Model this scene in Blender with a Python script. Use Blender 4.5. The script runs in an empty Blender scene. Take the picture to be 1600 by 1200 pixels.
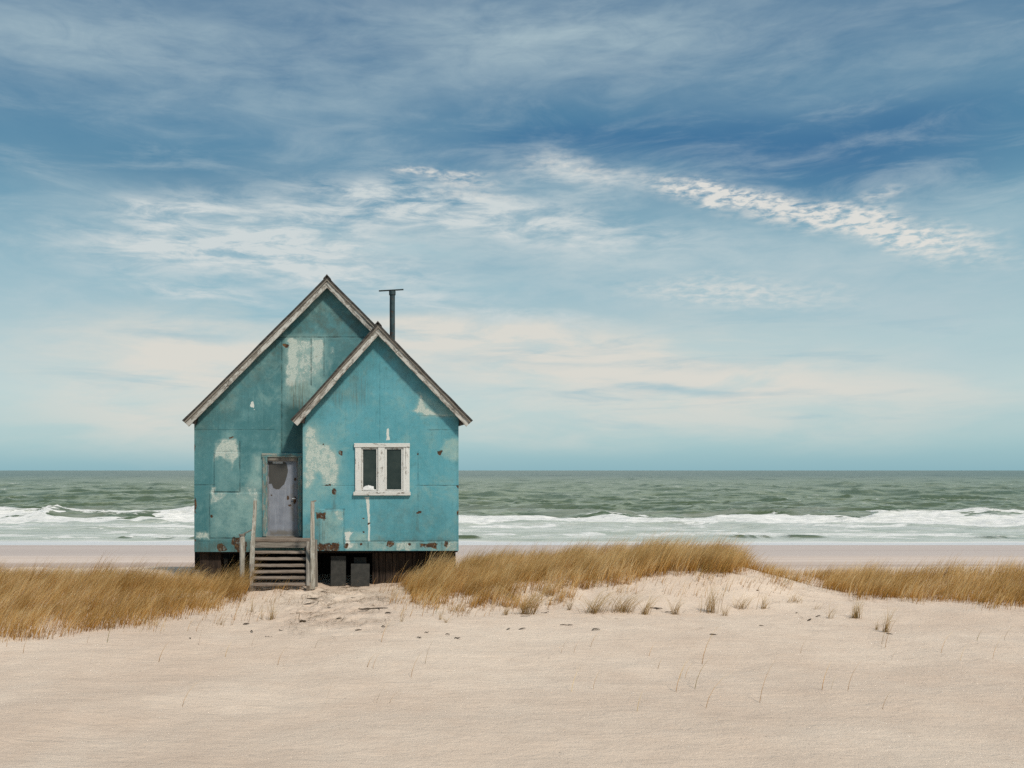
import bpy, math, random
import numpy as np
from mathutils import Matrix, Vector

random.seed(7)
rng = np.random.default_rng(11)
SC = bpy.context.scene
COL = SC.collection
R = math.radians

# ---------------------------------------------------------------- survey
# The place was measured from a station at (0, -24, HC): F is the focal length in photo pixels,
# (VX, VY) the vanishing point of the depth direction.  at() turns a sighting and a depth into metres.
F, VX, VY, CY, HC = 1440.0, 640.0, 735.0, -24.0, 4.5
def at(px, py, Y):
    d = (Y - CY) / F
    return Vector(((px - VX) * d, Y, HC + (VY - py) * d))

# ---------------------------------------------------------------- numpy noise
def _h(ix, iy, s):
    n = (ix.astype(np.int64) * 374761393 + iy.astype(np.int64) * 668265263 + s * 1274126177) & 0xFFFFFFFF
    n = ((n ^ (n >> 13)) * 1103515245) & 0xFFFFFFFF
    n = ((n ^ (n >> 16)) * 2246822519) & 0xFFFFFFFF
    return ((n ^ (n >> 15)) & 0xFFFFFF) / float(0xFFFFFF)
def vnoise(x, y, s=0):
    x = np.asarray(x, float); y = np.asarray(y, float)
    ix = np.floor(x); iy = np.floor(y)
    fx = x - ix; fy = y - iy
    fx = fx * fx * fx * (fx * (fx * 6 - 15) + 10); fy = fy * fy * fy * (fy * (fy * 6 - 15) + 10)
    a = _h(ix, iy, s); b = _h(ix + 1, iy, s); c = _h(ix, iy + 1, s); d = _h(ix + 1, iy + 1, s)
    return (a * (1 - fx) + b * fx) * (1 - fy) + (c * (1 - fx) + d * fx) * fy
def fbm(x, y, s=0, o=4, g=.5):
    t = 0; a = 1; n = 0
    for i in range(o):
        t = t + a * vnoise(x, y, s + i * 17); n += a; a *= g
        x = x * 2.03 + 3.1; y = y * 2.03 + 1.7
    return t / n
def sst(a, b, x):
    t = np.clip((x - a) / (b - a), 0, 1)
    return t * t * (3 - 2 * t)

# ---------------------------------------------------------------- node helper
class G:
    def __init__(s, tree): s.t = tree
    def n(s, typ, ins=None, **props):
        nd = s.t.nodes.new(typ)
        for k, v in props.items(): setattr(nd, k, v)
        for k, v in (ins or {}).items():
            if isinstance(v, bpy.types.NodeSocket): s.t.links.new(v, nd.inputs[k])
            else: nd.inputs[k].default_value = v
        return nd
    def m(s, op, a, b=0.0, c=None):
        i = {0: a, 1: b}
        if c is not None: i[2] = c
        return s.n('ShaderNodeMath', i, operation=op).outputs[0]
    def mixc(s, f, a, b, blend='MIX'):
        return s.n('ShaderNodeMix', {0: f, 6: col4(a), 7: col4(b)}, data_type='RGBA', blend_type=blend).outputs[2]
    def noise(s, vec, scale, detail=4, rough=.55, dist=0):
        return s.n('ShaderNodeTexNoise', {'Vector': vec, 'Scale': scale, 'Detail': detail, 'Roughness': rough, 'Distortion': dist}).outputs[0]
    def scl(s, vec, sc):
        return s.n('ShaderNodeVectorMath', {0: vec, 1: sc}, operation='MULTIPLY').outputs[0]
    def add(s, vec, o):
        return s.n('ShaderNodeVectorMath', {0: vec, 1: o}, operation='ADD').outputs[0]
    def rng(s, v, a, b, c=0., d=1., smooth=True):
        return s.n('ShaderNodeMapRange', {0: v, 1: a, 2: b, 3: c, 4: d}, interpolation_type='SMOOTHSTEP' if smooth else 'LINEAR').outputs[0]
    def att(s, name): return s.n('ShaderNodeAttribute', attribute_name=name).outputs['Fac']
    def ramp(s, f, stops):
        nd = s.n('ShaderNodeValToRGB', {0: f})
        e = nd.color_ramp.elements
        while len(e) < len(stops): e.new(.5)
        for el, (p, c) in zip(e, stops): el.position = p; el.color = col4(c)
        return nd.outputs[0]
def col4(c):
    if isinstance(c, bpy.types.NodeSocket): return c
    return tuple(c) + (1.0,) if len(c) == 3 else tuple(c)
def newmat(name):
    m = bpy.data.materials.new(name); m.use_nodes = True
    m.node_tree.nodes.clear()
    g = G(m.node_tree)
    out = g.n('ShaderNodeOutputMaterial')
    return m, g, out
def finish(g, out, color, rough=.8, height=None, bstr=.3, bdist=.02, spec=.3, extra=None):
    ins = {'Base Color': col4(color), 'Roughness': rough, 'Specular IOR Level': spec}
    if height is not None:
        ins['Normal'] = g.n('ShaderNodeBump', {'Strength': bstr, 'Distance': bdist, 'Height': height}).outputs[0]
    ins.update(extra or {})
    p = g.n('ShaderNodeBsdfPrincipled', ins)
    g.t.links.new(p.outputs[0], out.inputs[0])
    return p
def objcoord(g): return g.n('ShaderNodeTexCoord').outputs['Object']
def objrand(g): return g.n('ShaderNodeObjectInfo').outputs['Random']

# ---------------------------------------------------------------- materials
def mat_wall(name, teal_a, teal_b):
    m, g, out = newmat(name)
    co = objcoord(g)
    big = g.noise(co, .55, 4, .6)
    c = g.mixc(g.rng(big, .35, .68), teal_a, teal_b)
    cloudy = g.noise(co, 2.3, 6, .65)
    c = g.mixc(g.rng(cloudy, .46, .74, 0, .42), c, (.19, .36, .36))
    worn = g.noise(g.add(co, (4.4, 1.3, 8.8)), 1.3, 9, .74, .5)
    c = g.mixc(g.rng(worn, .50, .66, 0, .45), c, (.25, .40, .37))
    c = g.mixc(g.rng(worn, .46, .30, 0, .35), c, (.04, .17, .19))
    streak = g.noise(g.scl(co, (22, 22, .9)), 1.0, 5, .6)
    c = g.mixc(g.rng(streak, .5, .78, 0, .30), c, (.045, .15, .17))
    streak2 = g.noise(g.scl(co, (34, 34, 1.6)), 1.0, 4, .6)
    c = g.mixc(g.rng(streak2, .55, .8, 0, .3), c, (.20, .40, .40))
    grit = g.noise(co, 60, 3, .7)
    c = g.mixc(g.rng(grit, .55, .8, 0, .35), c, (.05, .12, .12))
    mott = g.noise(g.add(co, (2.2, 6.1, 3.3)), 7.5, 8, .76)
    c = g.mixc(g.rng(mott, .52, .68, 0, .32), c, (.055, .145, .145))
    c = g.mixc(g.rng(mott, .46, .32, 0, .24), c, (.24, .40, .39))
    # grime on the boards, a darker brown band along the eaves, and pale dusting
    grime_tone = g.m('MULTIPLY', g.att('grime_tone'), g.rng(g.noise(co, 3.2, 6, .7), .3, .75))
    c = g.mixc(grime_tone, c, (.085, .095, .07))
    c = g.mixc(g.att('deep'), c, (.022, .075, .075))  # on the main wall: shade beside the bay, painted in
    c = g.mixc(g.m('MULTIPLY', g.att('pale'), g.rng(g.noise(co, 4.5, 8, .75), .28, .7, .25, 1)), c, (.30, .45, .41))
    # flaked and scuffed paint
    n1 = g.noise(co, 5.5, 10, .72, .4)
    fine = g.noise(co, 30, 8, .8)
    vfine = g.noise(g.scl(co, (70, 70, 40)), 1, 4, .8)
    field = g.m('ADD', g.att('peel'), g.m('MULTIPLY', g.m('SUBTRACT', n1, .5), .95))
    field = g.m('ADD', field, g.m('MULTIPLY', g.m('SUBTRACT', fine, .5), .75))
    field = g.m('ADD', field, g.m('MULTIPLY', g.m('SUBTRACT', vfine, .5), .45))
    inner = g.noise(g.scl(co, (6, 6, 2.6)), 1, 9, .75)
    soft = g.m('ADD', g.att('peel'), g.m('MULTIPLY', g.m('SUBTRACT', n1, .5), .9))
    soft = g.rng(soft, .20, .80, 0, .85)
    c = g.mixc(soft, c, g.mixc(vfine, (.24, .37, .34), (.42, .50, .45)))
    crisp = g.m('ADD', field, g.m('MULTIPLY', g.m('SUBTRACT', inner, .5), 1.1))
    crisp = g.rng(crisp, .60, .70)
    pc = g.mixc(g.rng(fine, .3, .7), (.46, .52, .46), (.68, .69, .61))
    c = g.mixc(g.m('MULTIPLY', crisp, g.rng(vfine, .36, .56, .12, .88)), c, pc)
    bare = g.rng(g.m('ADD', field, g.m('MULTIPLY', g.m('SUBTRACT', g.noise(g.add(co, (9.1, 3.3, 1.7)), 10, 8, .75), .5), 1.4)), .98, 1.06, 0, .6)
    c = g.mixc(bare, c, (.27, .235, .18))
    peel = g.m('MAXIMUM', crisp, g.m('MULTIPLY', soft, .4))
    # scattered flakes
    sp = g.noise(co, 9, 9, .72)
    flake = g.rng(sp, .70, .735)
    c = g.mixc(g.m('MULTIPLY', flake, .75), c, (.42, .46, .40))
    dk = g.noise(g.add(co, (7.3, 2.2, 5.1)), 13, 6, .7)
    c = g.mixc(g.rng(dk, .72, .75, 0, .8), c, (.05, .05, .04))
    wf = g.m('ADD', g.att('white'), g.m('MULTIPLY', g.m('SUBTRACT', g.noise(co, 14, 6, .75), .5), .9))
    white = g.rng(wf, .48, .58)
    c = g.mixc(white, c, g.mixc(fine, (.45, .5, .46), (.78, .77, .70)))
    rf = g.m('ADD', g.att('rust'), g.m('MULTIPLY', g.m('SUBTRACT', g.noise(co, 16, 8, .75), .5), 1.0))
    rust = g.rng(rf, .40, .62)
    rc = g.mixc(g.rng(fine, .35, .62), (.016, .012, .010), (.10, .05, .025))
    rc = g.mixc(g.rng(g.noise(co, 11, 6, .7), .52, .62, 0, .75), rc, (.20, .10, .035))
    rc = g.mixc(g.rng(g.noise(g.add(co, (3.1, .4, 9.2)), 12, 6, .75), .54, .60, 0, .8), rc, (.22, .27, .25))
    c = g.mixc(rust, c, rc)
    # thin runs of rust and dirt under the rust
    run = g.m('MULTIPLY', g.att('run'), g.rng(g.noise(g.scl(co, (30, 30, 1.2)), 1, 4, .6), .35, .7))
    c = g.mixc(run, c, (.11, .09, .05))
    sm = g.m('MULTIPLY', g.att('seam'), g.rng(g.noise(co, 4, 7, .72), .36, .66, .08, .9))
    c = g.mixc(sm, c, (.022, .045, .045))
    h = g.m('ADD', g.m('MULTIPLY', g.noise(co, 40, 6, .7), .35), g.m('MULTIPLY', peel, -.35))
    h = g.m('ADD', h, g.m('MULTIPLY', rust, -.4))
    h = g.m('ADD', h, g.m('MULTIPLY', sm, -.8))
    h = g.m('ADD', h, g.m('MULTIPLY', cloudy, .5))
    rough = g.m('ADD', .55, g.m('MULTIPLY', peel, .3))
    finish(g, out, c, rough, h, .55, .012, .25)
    return m

def mat_wood(name, dark, light, scale=1.0, spots=.5, paint=None, paint_amt=.5, bump=.5):
    """weathered timber, grain along local X; paint = colour of what is left of its paint"""
    m, g, out = newmat(name)
    co = g.add(objcoord(g), g.scl(g.n('ShaderNodeCombineXYZ', {0: objrand(g), 1: objrand(g), 2: objrand(g)}).outputs[0], (37, 51, 23)))
    grain = g.noise(g.scl(co, (1.6 * scale, 30 * scale, 30 * scale)), 1, 6, .65, .6)
    c = g.mixc(g.rng(grain, .3, .7), dark, light)
    blot = g.noise(g.scl(co, (3, 6, 6)), 1, 7, .7)
    c = g.mixc(g.rng(blot, .5, .72, 0, spots), c, tuple(.25 * v for v in dark))
    if paint:
        pn = g.noise(g.scl(co, (4, 13, 13)), 1, 9, .74)
        pm = g.rng(pn, .62 - paint_amt * .35, .70 - paint_amt * .35)
        pc = g.mixc(g.noise(co, 20, 5, .7), tuple(.72 * v for v in paint), paint)
        c = g.mixc(pm, c, pc)
        grain = g.m('ADD', grain, g.m('MULTIPLY', pm, .4))
    crack = g.rng(g.noise(g.scl(co, (.8, 42, 42)), 1, 3, .5), .66, .72)
    c = g.mixc(g.m('MULTIPLY', crack, .8), c, tuple(.12 * v for v in dark))
    c = g.mixc(g.m('MULTIPLY', objrand(g), .22), c, tuple(.5 * v for v in dark))
    finish(g, out, c, .85, g.m('SUBTRACT', grain, crack), bump, .01, .2)
    return m

def mat_plain(name, a, b, scale=8, rough=.7, metallic=0, bump=.2, spec=.3, rust=0):
    m, g, out = newmat(name)
    co = objcoord(g)
    c = g.mixc(g.rng(g.noise(co, scale, 7, .7), .3, .7), a, b)
    if rust:
        c = g.mixc(g.rng(g.noise(co, scale * 1.7, 8, .75), .62 - rust * .2, .7 - rust * .2), c, (.09, .04, .02))
    finish(g, out, c, rough, g.noise(co, scale * 5, 5, .7), bump, .005, spec, {'Metallic': metallic})
    return m

M = {}
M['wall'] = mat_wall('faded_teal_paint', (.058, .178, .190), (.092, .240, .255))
M['wall_bay'] = mat_wall('turquoise_paint', (.084, .296, .344), (.122, .358, .412))
M['barge'] = mat_wood('bleached_board', (.14, .118, .095), (.47, .43, .375), 1, .75, (.66, .63, .57), .48)
M['roof'] = mat_wood('tarred_roof', (.035, .032, .028), (.10, .09, .08), .5, .5)
M['soffit'] = mat_wood('dark_soffit', (.03, .025, .02), (.07, .055, .045))
M['white_wood'] = mat_wood('chipped_white_paint', (.13, .11, .085), (.36, .32, .27), 1, .5, (.84, .83, .78), .72)
M['teal_wood'] = mat_wood('worn_teal_trim', (.12, .16, .14), (.42, .43, .37), 1, .5, (.13, .30, .31), .42)
M['grey_wood'] = mat_wood('silvered_timber', (.13, .11, .09), (.34, .30, .25), 1, .6)
M['tread_wood'] = mat_wood('worn_tread', (.17, .13, .10), (.36, .29, .235), 1, .5)
M['pale_wood'] = mat_wood('bleached_post', (.24, .215, .17), (.54, .50, .42), 1, .55, (.62, .60, .53), .35)
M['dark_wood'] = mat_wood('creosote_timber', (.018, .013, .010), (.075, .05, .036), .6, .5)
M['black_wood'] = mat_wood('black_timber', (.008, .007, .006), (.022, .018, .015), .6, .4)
M['panel'] = mat_plain('grey_sheet', (.026, .026, .023), (.050, .048, .042), 6, .8)
M['pipe'] = mat_plain('stove_pipe_metal', (.025, .045, .05), (.055, .085, .09), 5, .55, .3, .1, .4, .25)
M['rust'] = mat_plain('rusted_metal', (.06, .03, .018), (.17, .08, .035), 20, .9, .2, .5)
M['cloth'] = mat_plain('white_cloth', (.62, .62, .60), (.80, .79, .77), 9, .9)
M['twig'] = mat_wood('dry_driftwood', (.035, .026, .019), (.12, .09, .065), 2, .4)

def mat_glass():
    m, g, out = newmat('dusty_dark_glass')
    co = objcoord(g)
    n = g.noise(co, 2.2, 7, .65)
    c = g.mixc(g.rng(n, .35, .75), (.020, .030, .027), (.040, .055, .048))
    finish(g, out, c, g.rng(n, .3, .7, .12, .3), g.noise(co, 1.2, 2), .05, .02, .35)
    return m
M['glass'] = mat_glass()

def mat_door():
    m, g, out = newmat('lilac_grey_door_paint')
    co = objcoord(g)
    n = g.noise(co, 3, 8, .7)
    c = g.mixc(g.rng(n, .3, .7), (.195, .21, .245), (.28, .295, .335))
    st = g.noise(g.scl(co, (28, 28, 1.4)), 1, 4, .6)
    c = g.mixc(g.rng(st, .5, .75, 0, .35), c, (.40, .42, .47))
    fine = g.noise(co, 34, 6, .75)
    gf = g.m('ADD', g.att('grime_tone'), g.m('MULTIPLY', g.m('SUBTRACT', g.noise(co, 6, 8, .75), .5), 1.1))
    c = g.mixc(g.rng(gf, .35, .8, 0, .85), c, g.mixc(fine, (.10, .085, .07), (.23, .20, .16)))
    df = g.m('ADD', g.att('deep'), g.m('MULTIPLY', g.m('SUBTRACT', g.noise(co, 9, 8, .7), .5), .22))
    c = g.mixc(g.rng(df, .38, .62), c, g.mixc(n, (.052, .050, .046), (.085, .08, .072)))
    c = g.mixc(g.rng(g.att('white'), .4, .6), c, (.42, .42, .42))
    rf = g.m('ADD', g.att('rust'), g.m('MULTIPLY', g.m('SUBTRACT', fine, .5), 1.0))
    c = g.mixc(g.rng(rf, .45, .65), c, (.085, .05, .03))
    c = g.mixc(g.rng(fine, .63, .70, 0, .6), c, (.09, .08, .075))
    finish(g, out, c, .7, fine, .3, .006, .3)
    return m
M['door'] = mat_door()

def mat_sand():
    m, g, out = newmat('pale_dune_sand')
    co = objcoord(g)
    n = g.noise(co, .35, 5, .6)
    c = g.mixc(g.rng(n, .3, .7), (.72, .555, .425), (.82, .665, .525))
    n2 = g.noise(co, 2.6, 8, .7)
    c = g.mixc(g.rng(n2, .45, .8, 0, .35), c, (.60, .445, .33))
    grain = g.noise(co, 260, 3, .7)
    c = g.mixc(g.rng(grain, .52, .8, 0, .28), c, (.30, .22, .16))
    c = g.mixc(g.rng(g.noise(co, 150, 2, .6), .60, .72, 0, .25), c, (.74, .64, .53))
    sp1 = g.noise(co, 42, 7, .82)
    c = g.mixc(g.rng(sp1, .52, .72, 0, .36), c, (.46, .345, .255))
    c = g.mixc(g.rng(sp1, .46, .30, 0, .45), c, (.84, .72, .58))
    c = g.mixc(g.rng(g.noise(co, 17, 3, .6), .715, .74, 0, .8), c, (.17, .125, .09))
    # old plant litter trodden into the path and under the grass
    lit = g.m('ADD', g.att('litter'), g.m('MULTIPLY', g.m('SUBTRACT', g.noise(g.scl(co, (9, 22, 9)), 1, 9, .78), .5), 1.5))
    c = g.mixc(g.rng(lit, .52, .85, 0, .62), c, (.16, .105, .06))
    # the flat beach: firm damp sand in long bands that follow the shore
    band = g.noise(g.scl(co, (.012, .33, .3)), 1, 5, .6, .3)
    b = g.mixc(g.rng(band, .36, .62), (.48, .375, .31), (.68, .56, .475))
    beach = g.att('beach')
    c = g.mixc(beach, c, b)
    wet = g.att('wet')
    c = g.mixc(g.m('MULTIPLY', wet, .8), c, (.53, .445, .395))
    rough = g.m('SUBTRACT', .95, g.m('MULTIPLY', wet, .3))
    rip = g.m('ADD', g.noise(g.scl(co, (5, 9, 5)), 1, 5, .6, .5), g.m('MULTIPLY', g.noise(g.scl(co, (1.1, 5.5, 2)), 1, 4, .55, .8), .8))
    h = g.m('ADD', g.m('MULTIPLY', rip, .8), g.m('MULTIPLY', grain, .10))
    h = g.m('ADD', h, g.m('MULTIPLY', sp1, .45))
    h = g.m('ADD', h, g.m('MULTIPLY', g.noise(co, 13, 6, .7), .5))
    h = g.m('MULTIPLY', h, g.m('SUBTRACT', 1.0, g.m('MULTIPLY', beach, .9)))
    finish(g, out, c, rough, h, .8, .05, .2)
    return m
M['sand'] = mat_sand()

def mat_sea():
    m, g, out = newmat('grey_green_sea')
    co = objcoord(g)
    far = g.att('far')
    c = g.mixc(far, (.250, .290, .185), (.125, .172, .130))
    dark = g.mixc(far, (.075, .110, .050), (.042, .072, .055))
    lite = g.mixc(far, (.30, .335, .235), (.185, .24, .205))
    fa = g.att('face')  # wave slope, stands in for sky reflection in the colours below
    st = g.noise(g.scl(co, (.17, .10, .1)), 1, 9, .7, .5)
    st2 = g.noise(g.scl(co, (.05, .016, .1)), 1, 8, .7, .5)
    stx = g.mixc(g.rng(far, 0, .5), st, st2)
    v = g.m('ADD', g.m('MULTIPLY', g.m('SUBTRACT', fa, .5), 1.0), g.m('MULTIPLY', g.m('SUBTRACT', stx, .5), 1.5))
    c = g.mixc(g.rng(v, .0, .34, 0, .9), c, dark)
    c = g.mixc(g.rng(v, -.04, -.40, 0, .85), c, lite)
    c = g.mixc(g.m('MINIMUM', g.m('MAXIMUM', g.att('milk'), 0.0), .85), c, g.mixc(g.rng(g.noise(g.scl(co, (.20, .45, 1)), 1, 10, .74, .6), .34, .64), (.50, .54, .46), (.82, .81, .76)))
    ft = g.m('ADD', g.att('foam'), g.m('MULTIPLY', g.m('SUBTRACT', g.noise(g.scl(co, (.35, .62, 1)), 1, 11, .76, .5), .5), 2.3))
    foam = g.rng(ft, .44, .62)
    fn = g.noise(g.scl(co, (.9, 2.2, 2)), 1, 8, .7)
    fc = g.mixc(g.rng(fn, .3, .66), (.62, .63, .58), (.90, .875, .83))
    c = g.mixc(foam, c, fc)
    # small whitecaps far out
    wc = g.noise(g.scl(co, (.06, .022, .1)), 1, 10, .72)
    cap = g.m('MULTIPLY', g.rng(wc, .68, .72), g.rng(far, .15, .5))
    c = g.mixc(g.m('MULTIPLY', cap, .7), c, (.62, .64, .60))
    film = g.att('film')
    c = g.mixc(g.m('MULTIPLY', film, .9), c, (.70, .68, .67))  # sky reflected in the thin water film, painted as a pale colour
    h = g.m('ADD', g.noise(g.scl(co, (.25, .7, 1)), 1, 9, .68), g.m('MULTIPLY', g.noise(g.scl(co, (.03, .10, 1)), 1, 9, .65), 3.0))
    h = g.m('MULTIPLY', h, g.m('SUBTRACT', 1.0, g.m('MULTIPLY', film, .95)))
    rough = g.m('ADD', .32, g.m('MULTIPLY', g.m('MAXIMUM', foam, 0.0), .5))
    finish(g, out, c, rough, h, .8, .4, .2)
    return m
M['sea'] = mat_sea()

def mat_grass(name, base, mid, tip):
    m, g, out = newmat(name)
    t = g.att('t'); r = g.att('rnd')
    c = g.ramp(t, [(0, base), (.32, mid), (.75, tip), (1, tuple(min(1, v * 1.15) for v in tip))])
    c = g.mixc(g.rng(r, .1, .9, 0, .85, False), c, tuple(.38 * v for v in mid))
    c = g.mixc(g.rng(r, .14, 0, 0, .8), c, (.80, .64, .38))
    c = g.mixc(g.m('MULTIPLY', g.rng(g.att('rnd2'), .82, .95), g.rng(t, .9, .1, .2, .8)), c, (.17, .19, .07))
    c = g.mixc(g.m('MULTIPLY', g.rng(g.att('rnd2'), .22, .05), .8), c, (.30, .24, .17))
    d = g.n('ShaderNodeBsdfDiffuse', {0: c})
    tr = g.n('ShaderNodeBsdfTranslucent', {0: c})
    mx = g.n('ShaderNodeMixShader', {0: .3, 1: d.outputs[0], 2: tr.outputs[0]})
    g.t.links.new(mx.outputs[0], out.inputs[0])
    return m
M['grass'] = mat_grass('ochre_dune_grass', (.21, .098, .022), (.63, .325, .080), (.86, .59, .26))
M['straw'] = mat_grass('fallen_straw', (.10, .06, .03), (.20, .125, .06), (.30, .20, .10))
M['tuft'] = mat_grass('pale_tuft_grass', (.24, .145, .055), (.50, .32, .125), (.66, .48, .23))

# ---------------------------------------------------------------- object helpers
W = {}
def tag(o, label=None, cat=None, group=None, kind=None):
    if label: o['label'] = label
    if cat: o['category'] = cat
    if group: o['group'] = group
    if kind: o['kind'] = kind
    return o
def empty(name, loc):
    o = bpy.data.objects.new(name, None); COL.objects.link(o)
    o.location = loc; o.empty_display_size = .3
    W[o] = Matrix.Translation(loc)
    return o
def link(name, me, mat, parent=None, mtx=None):
    o = bpy.data.objects.new(name, me); COL.objects.link(o)
    me.materials.append(mat)
    mtx = mtx or Matrix.Identity(4)
    W[o] = mtx
    if parent:
        o.parent = parent
        o.matrix_parent_inverse = W[parent].inverted()
    o.matrix_basis = mtx
    return o
def np_mesh(name, co, faces, attrs=None, smooth=True):
    """faces: (n,4) or (n,3) int array"""
    me = bpy.data.meshes.new(name)
    co = np.ascontiguousarray(co, dtype=np.float32); faces = np.ascontiguousarray(faces, dtype=np.int32)
    k = faces.shape[1]
    me.vertices.add(len(co)); me.vertices.foreach_set('co', co.ravel())
    me.loops.add(faces.size); me.loops.foreach_set('vertex_index', faces.ravel())
    me.polygons.add(len(faces)); me.polygons.foreach_set('loop_start', np.arange(0, faces.size, k, dtype=np.int32))
    me.polygons.foreach_set('use_smooth', np.full(len(faces), smooth))
    for n, a in (attrs or {}).items():
        at_ = me.attributes.new(n, 'FLOAT', 'POINT'); at_.data.foreach_set('value', np.ascontiguousarray(a, dtype=np.float32).ravel())
    me.update(calc_edges=True)
    return me
def poly_mesh(name, verts, faces, smooth=False):
    me = bpy.data.meshes.new(name); me.from_pydata([tuple(v) for v in verts], [], faces)
    me.update()
    if smooth:
        for p in me.polygons: p.use_smooth = True
    return me
def rsec(w, h, c=.008):
    """chamfered rectangle, w along local Y, h along local Z"""
    a, b = w / 2, h / 2; c = min(c, a * .6, b * .6)
    return [(-a + c, -b), (a - c, -b), (a, -b + c), (a, b - c), (a - c, b), (-a + c, b), (-a, b - c), (-a, -b + c)]
def csec(r, n=14): return [(r * math.cos(2 * math.pi * i / n), r * math.sin(2 * math.pi * i / n)) for i in range(n)]
_wseed = [0]
def sweep(name, p0, p1, sec, mat, parent, up=(0, 0, 1), wob=.004, taper=1.0, seg=.07, smooth=False):
    p0, p1, up = Vector(p0), Vector(p1), Vector(up)
    x = (p1 - p0); L = x.length; x.normalize()
    y = up.cross(x).normalized(); z = x.cross(y)
    n = max(1, int(L / seg)); k = len(sec)
    _wseed[0] += 13; s = _wseed[0]
    vs = []
    for i in range(n + 1):
        f = i / n; tp = 1 + (taper - 1) * f
        wy = (float(fbm(f * L * 2.2, s * .37, s)) - .5) * wob * 2
        wz = (float(fbm(f * L * 2.2, s * .71 + 9, s)) - .5) * wob * 2
        for j, (a, b) in enumerate(sec):
            e = (float(vnoise(f * L * 9, j * 3.3 + s, s)) - .5) * wob * .8
            vs.append((f * L, a * tp + wy + e * (1 if a > 0 else -1), b * tp + wz + e * (1 if b > 0 else -1)))
    fs = []
    for i in range(n):
        for j in range(k):
            fs.append((i * k + j, i * k + (j + 1) % k, (i + 1) * k + (j + 1) % k, (i + 1) * k + j))
    fs.append(tuple(reversed(range(k)))); fs.append(tuple(range(n * k, n * k + k)))
    me = poly_mesh(name, vs, fs, smooth)
    mtx = Matrix(((x.x, y.x, z.x, p0.x), (x.y, y.y, z.y, p0.y), (x.z, y.z, z.z, p0.z), (0, 0, 0, 1)))
    return link(name, me, mat, parent, mtx)
def box(name, lo, hi, mat, parent=None, c=.006):
    """box standing on world axes, made as a sweep along its longest horizontal side"""
    lo, hi = Vector(lo), Vector(hi); d = hi - lo; m = (lo + hi) / 2
    if d.x >= d.y and d.x >= d.z: return sweep(name, (lo.x, m.y, m.z), (hi.x, m.y, m.z), rsec(d.y, d.z, c), mat, parent, wob=.002)
    if d.y >= d.z: return sweep(name, (m.x, lo.y, m.z), (m.x, hi.y, m.z), rsec(d.x, d.z, c), mat, parent, wob=.002)
    return sweep(name, (m.x, m.y, lo.z), (m.x, m.y, hi.z), rsec(d.x, d.y, c), mat, parent, up=(0, 1, 0), wob=.002)

# ---------------------------------------------------------------- painted fields on boards
def sdpoly(px, py, pts):
    """signed distance (positive inside) to a polygon"""
    d = np.full(px.shape, 1e9); ins = np.zeros(px.shape, bool)
    n = len(pts)
    for i in range(n):
        x0, y0 = pts[i]; x1, y1 = pts[(i + 1) % n]
        ex, ey = x1 - x0, y1 - y0
        t = np.clip(((px - x0) * ex + (py - y0) * ey) / (ex * ex + ey * ey + 1e-9), 0, 1)
        d = np.minimum(d, np.hypot(px - x0 - t * ex, py - y0 - t * ey))
        if y0 != y1:
            cr = ((y0 > py) != (y1 > py)) & (px < (x1 - x0) * (py - y0) / (y1 - y0) + x0)
            ins ^= cr
    return np.where(ins, d, -d)
class Fields:
    def __init__(s, px, py, warp=7):
        s.lx, s.ly, s.f = px, py, {}
        s.px = px + warp * (fbm(px / 7, py / 7, 401, 4) - .5); s.py = py + warp * (fbm(px / 7, py / 7, 402, 4) - .5)
    def _put(s, k, v): s.f[k] = np.maximum(s.f.get(k, 0), v)
    def poly(s, k, pts, amp=1., soft=6):
        w = .3 if k == 'white' else 1.
        s._put(k, amp * np.clip(.5 + sdpoly(s.lx + w * (s.px - s.lx), s.ly + w * (s.py - s.ly), pts) / soft, 0, 1))
    def rect(s, k, x0, y0, x1, y1, amp=1., soft=6): s.poly(k, [(x0, y0), (x1, y0), (x1, y1), (x0, y1)], amp, soft)
    def ell(s, k, x, y, a, b, amp=1., soft=.5): s._put(k, amp * np.clip((1 - np.hypot((s.px - x) / a, (s.py - y) / b)) / soft + .5, 0, 1))
    def line(s, x0, y0, x1, y1, amp=1., w=.75, k='seam'):
        ex, ey = x1 - x0, y1 - y0
        t = np.clip(((s.lx - x0) * ex + (s.ly - y0) * ey) / (ex * ex + ey * ey), 0, 1)
        d = np.hypot(s.lx - x0 - t * ex + .5 * (fbm(s.lx / 9, s.ly / 9, 403, 3) - .5), s.ly - y0 - t * ey + .5 * (fbm(s.lx / 9, s.ly / 9, 404, 3) - .5))
        s._put(k, amp * np.clip((w + .35 - d) / .8, 0, 1))
KEYS = ('peel', 'white', 'rust', 'seam', 'deep', 'pale', 'grime_tone', 'run')
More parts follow.
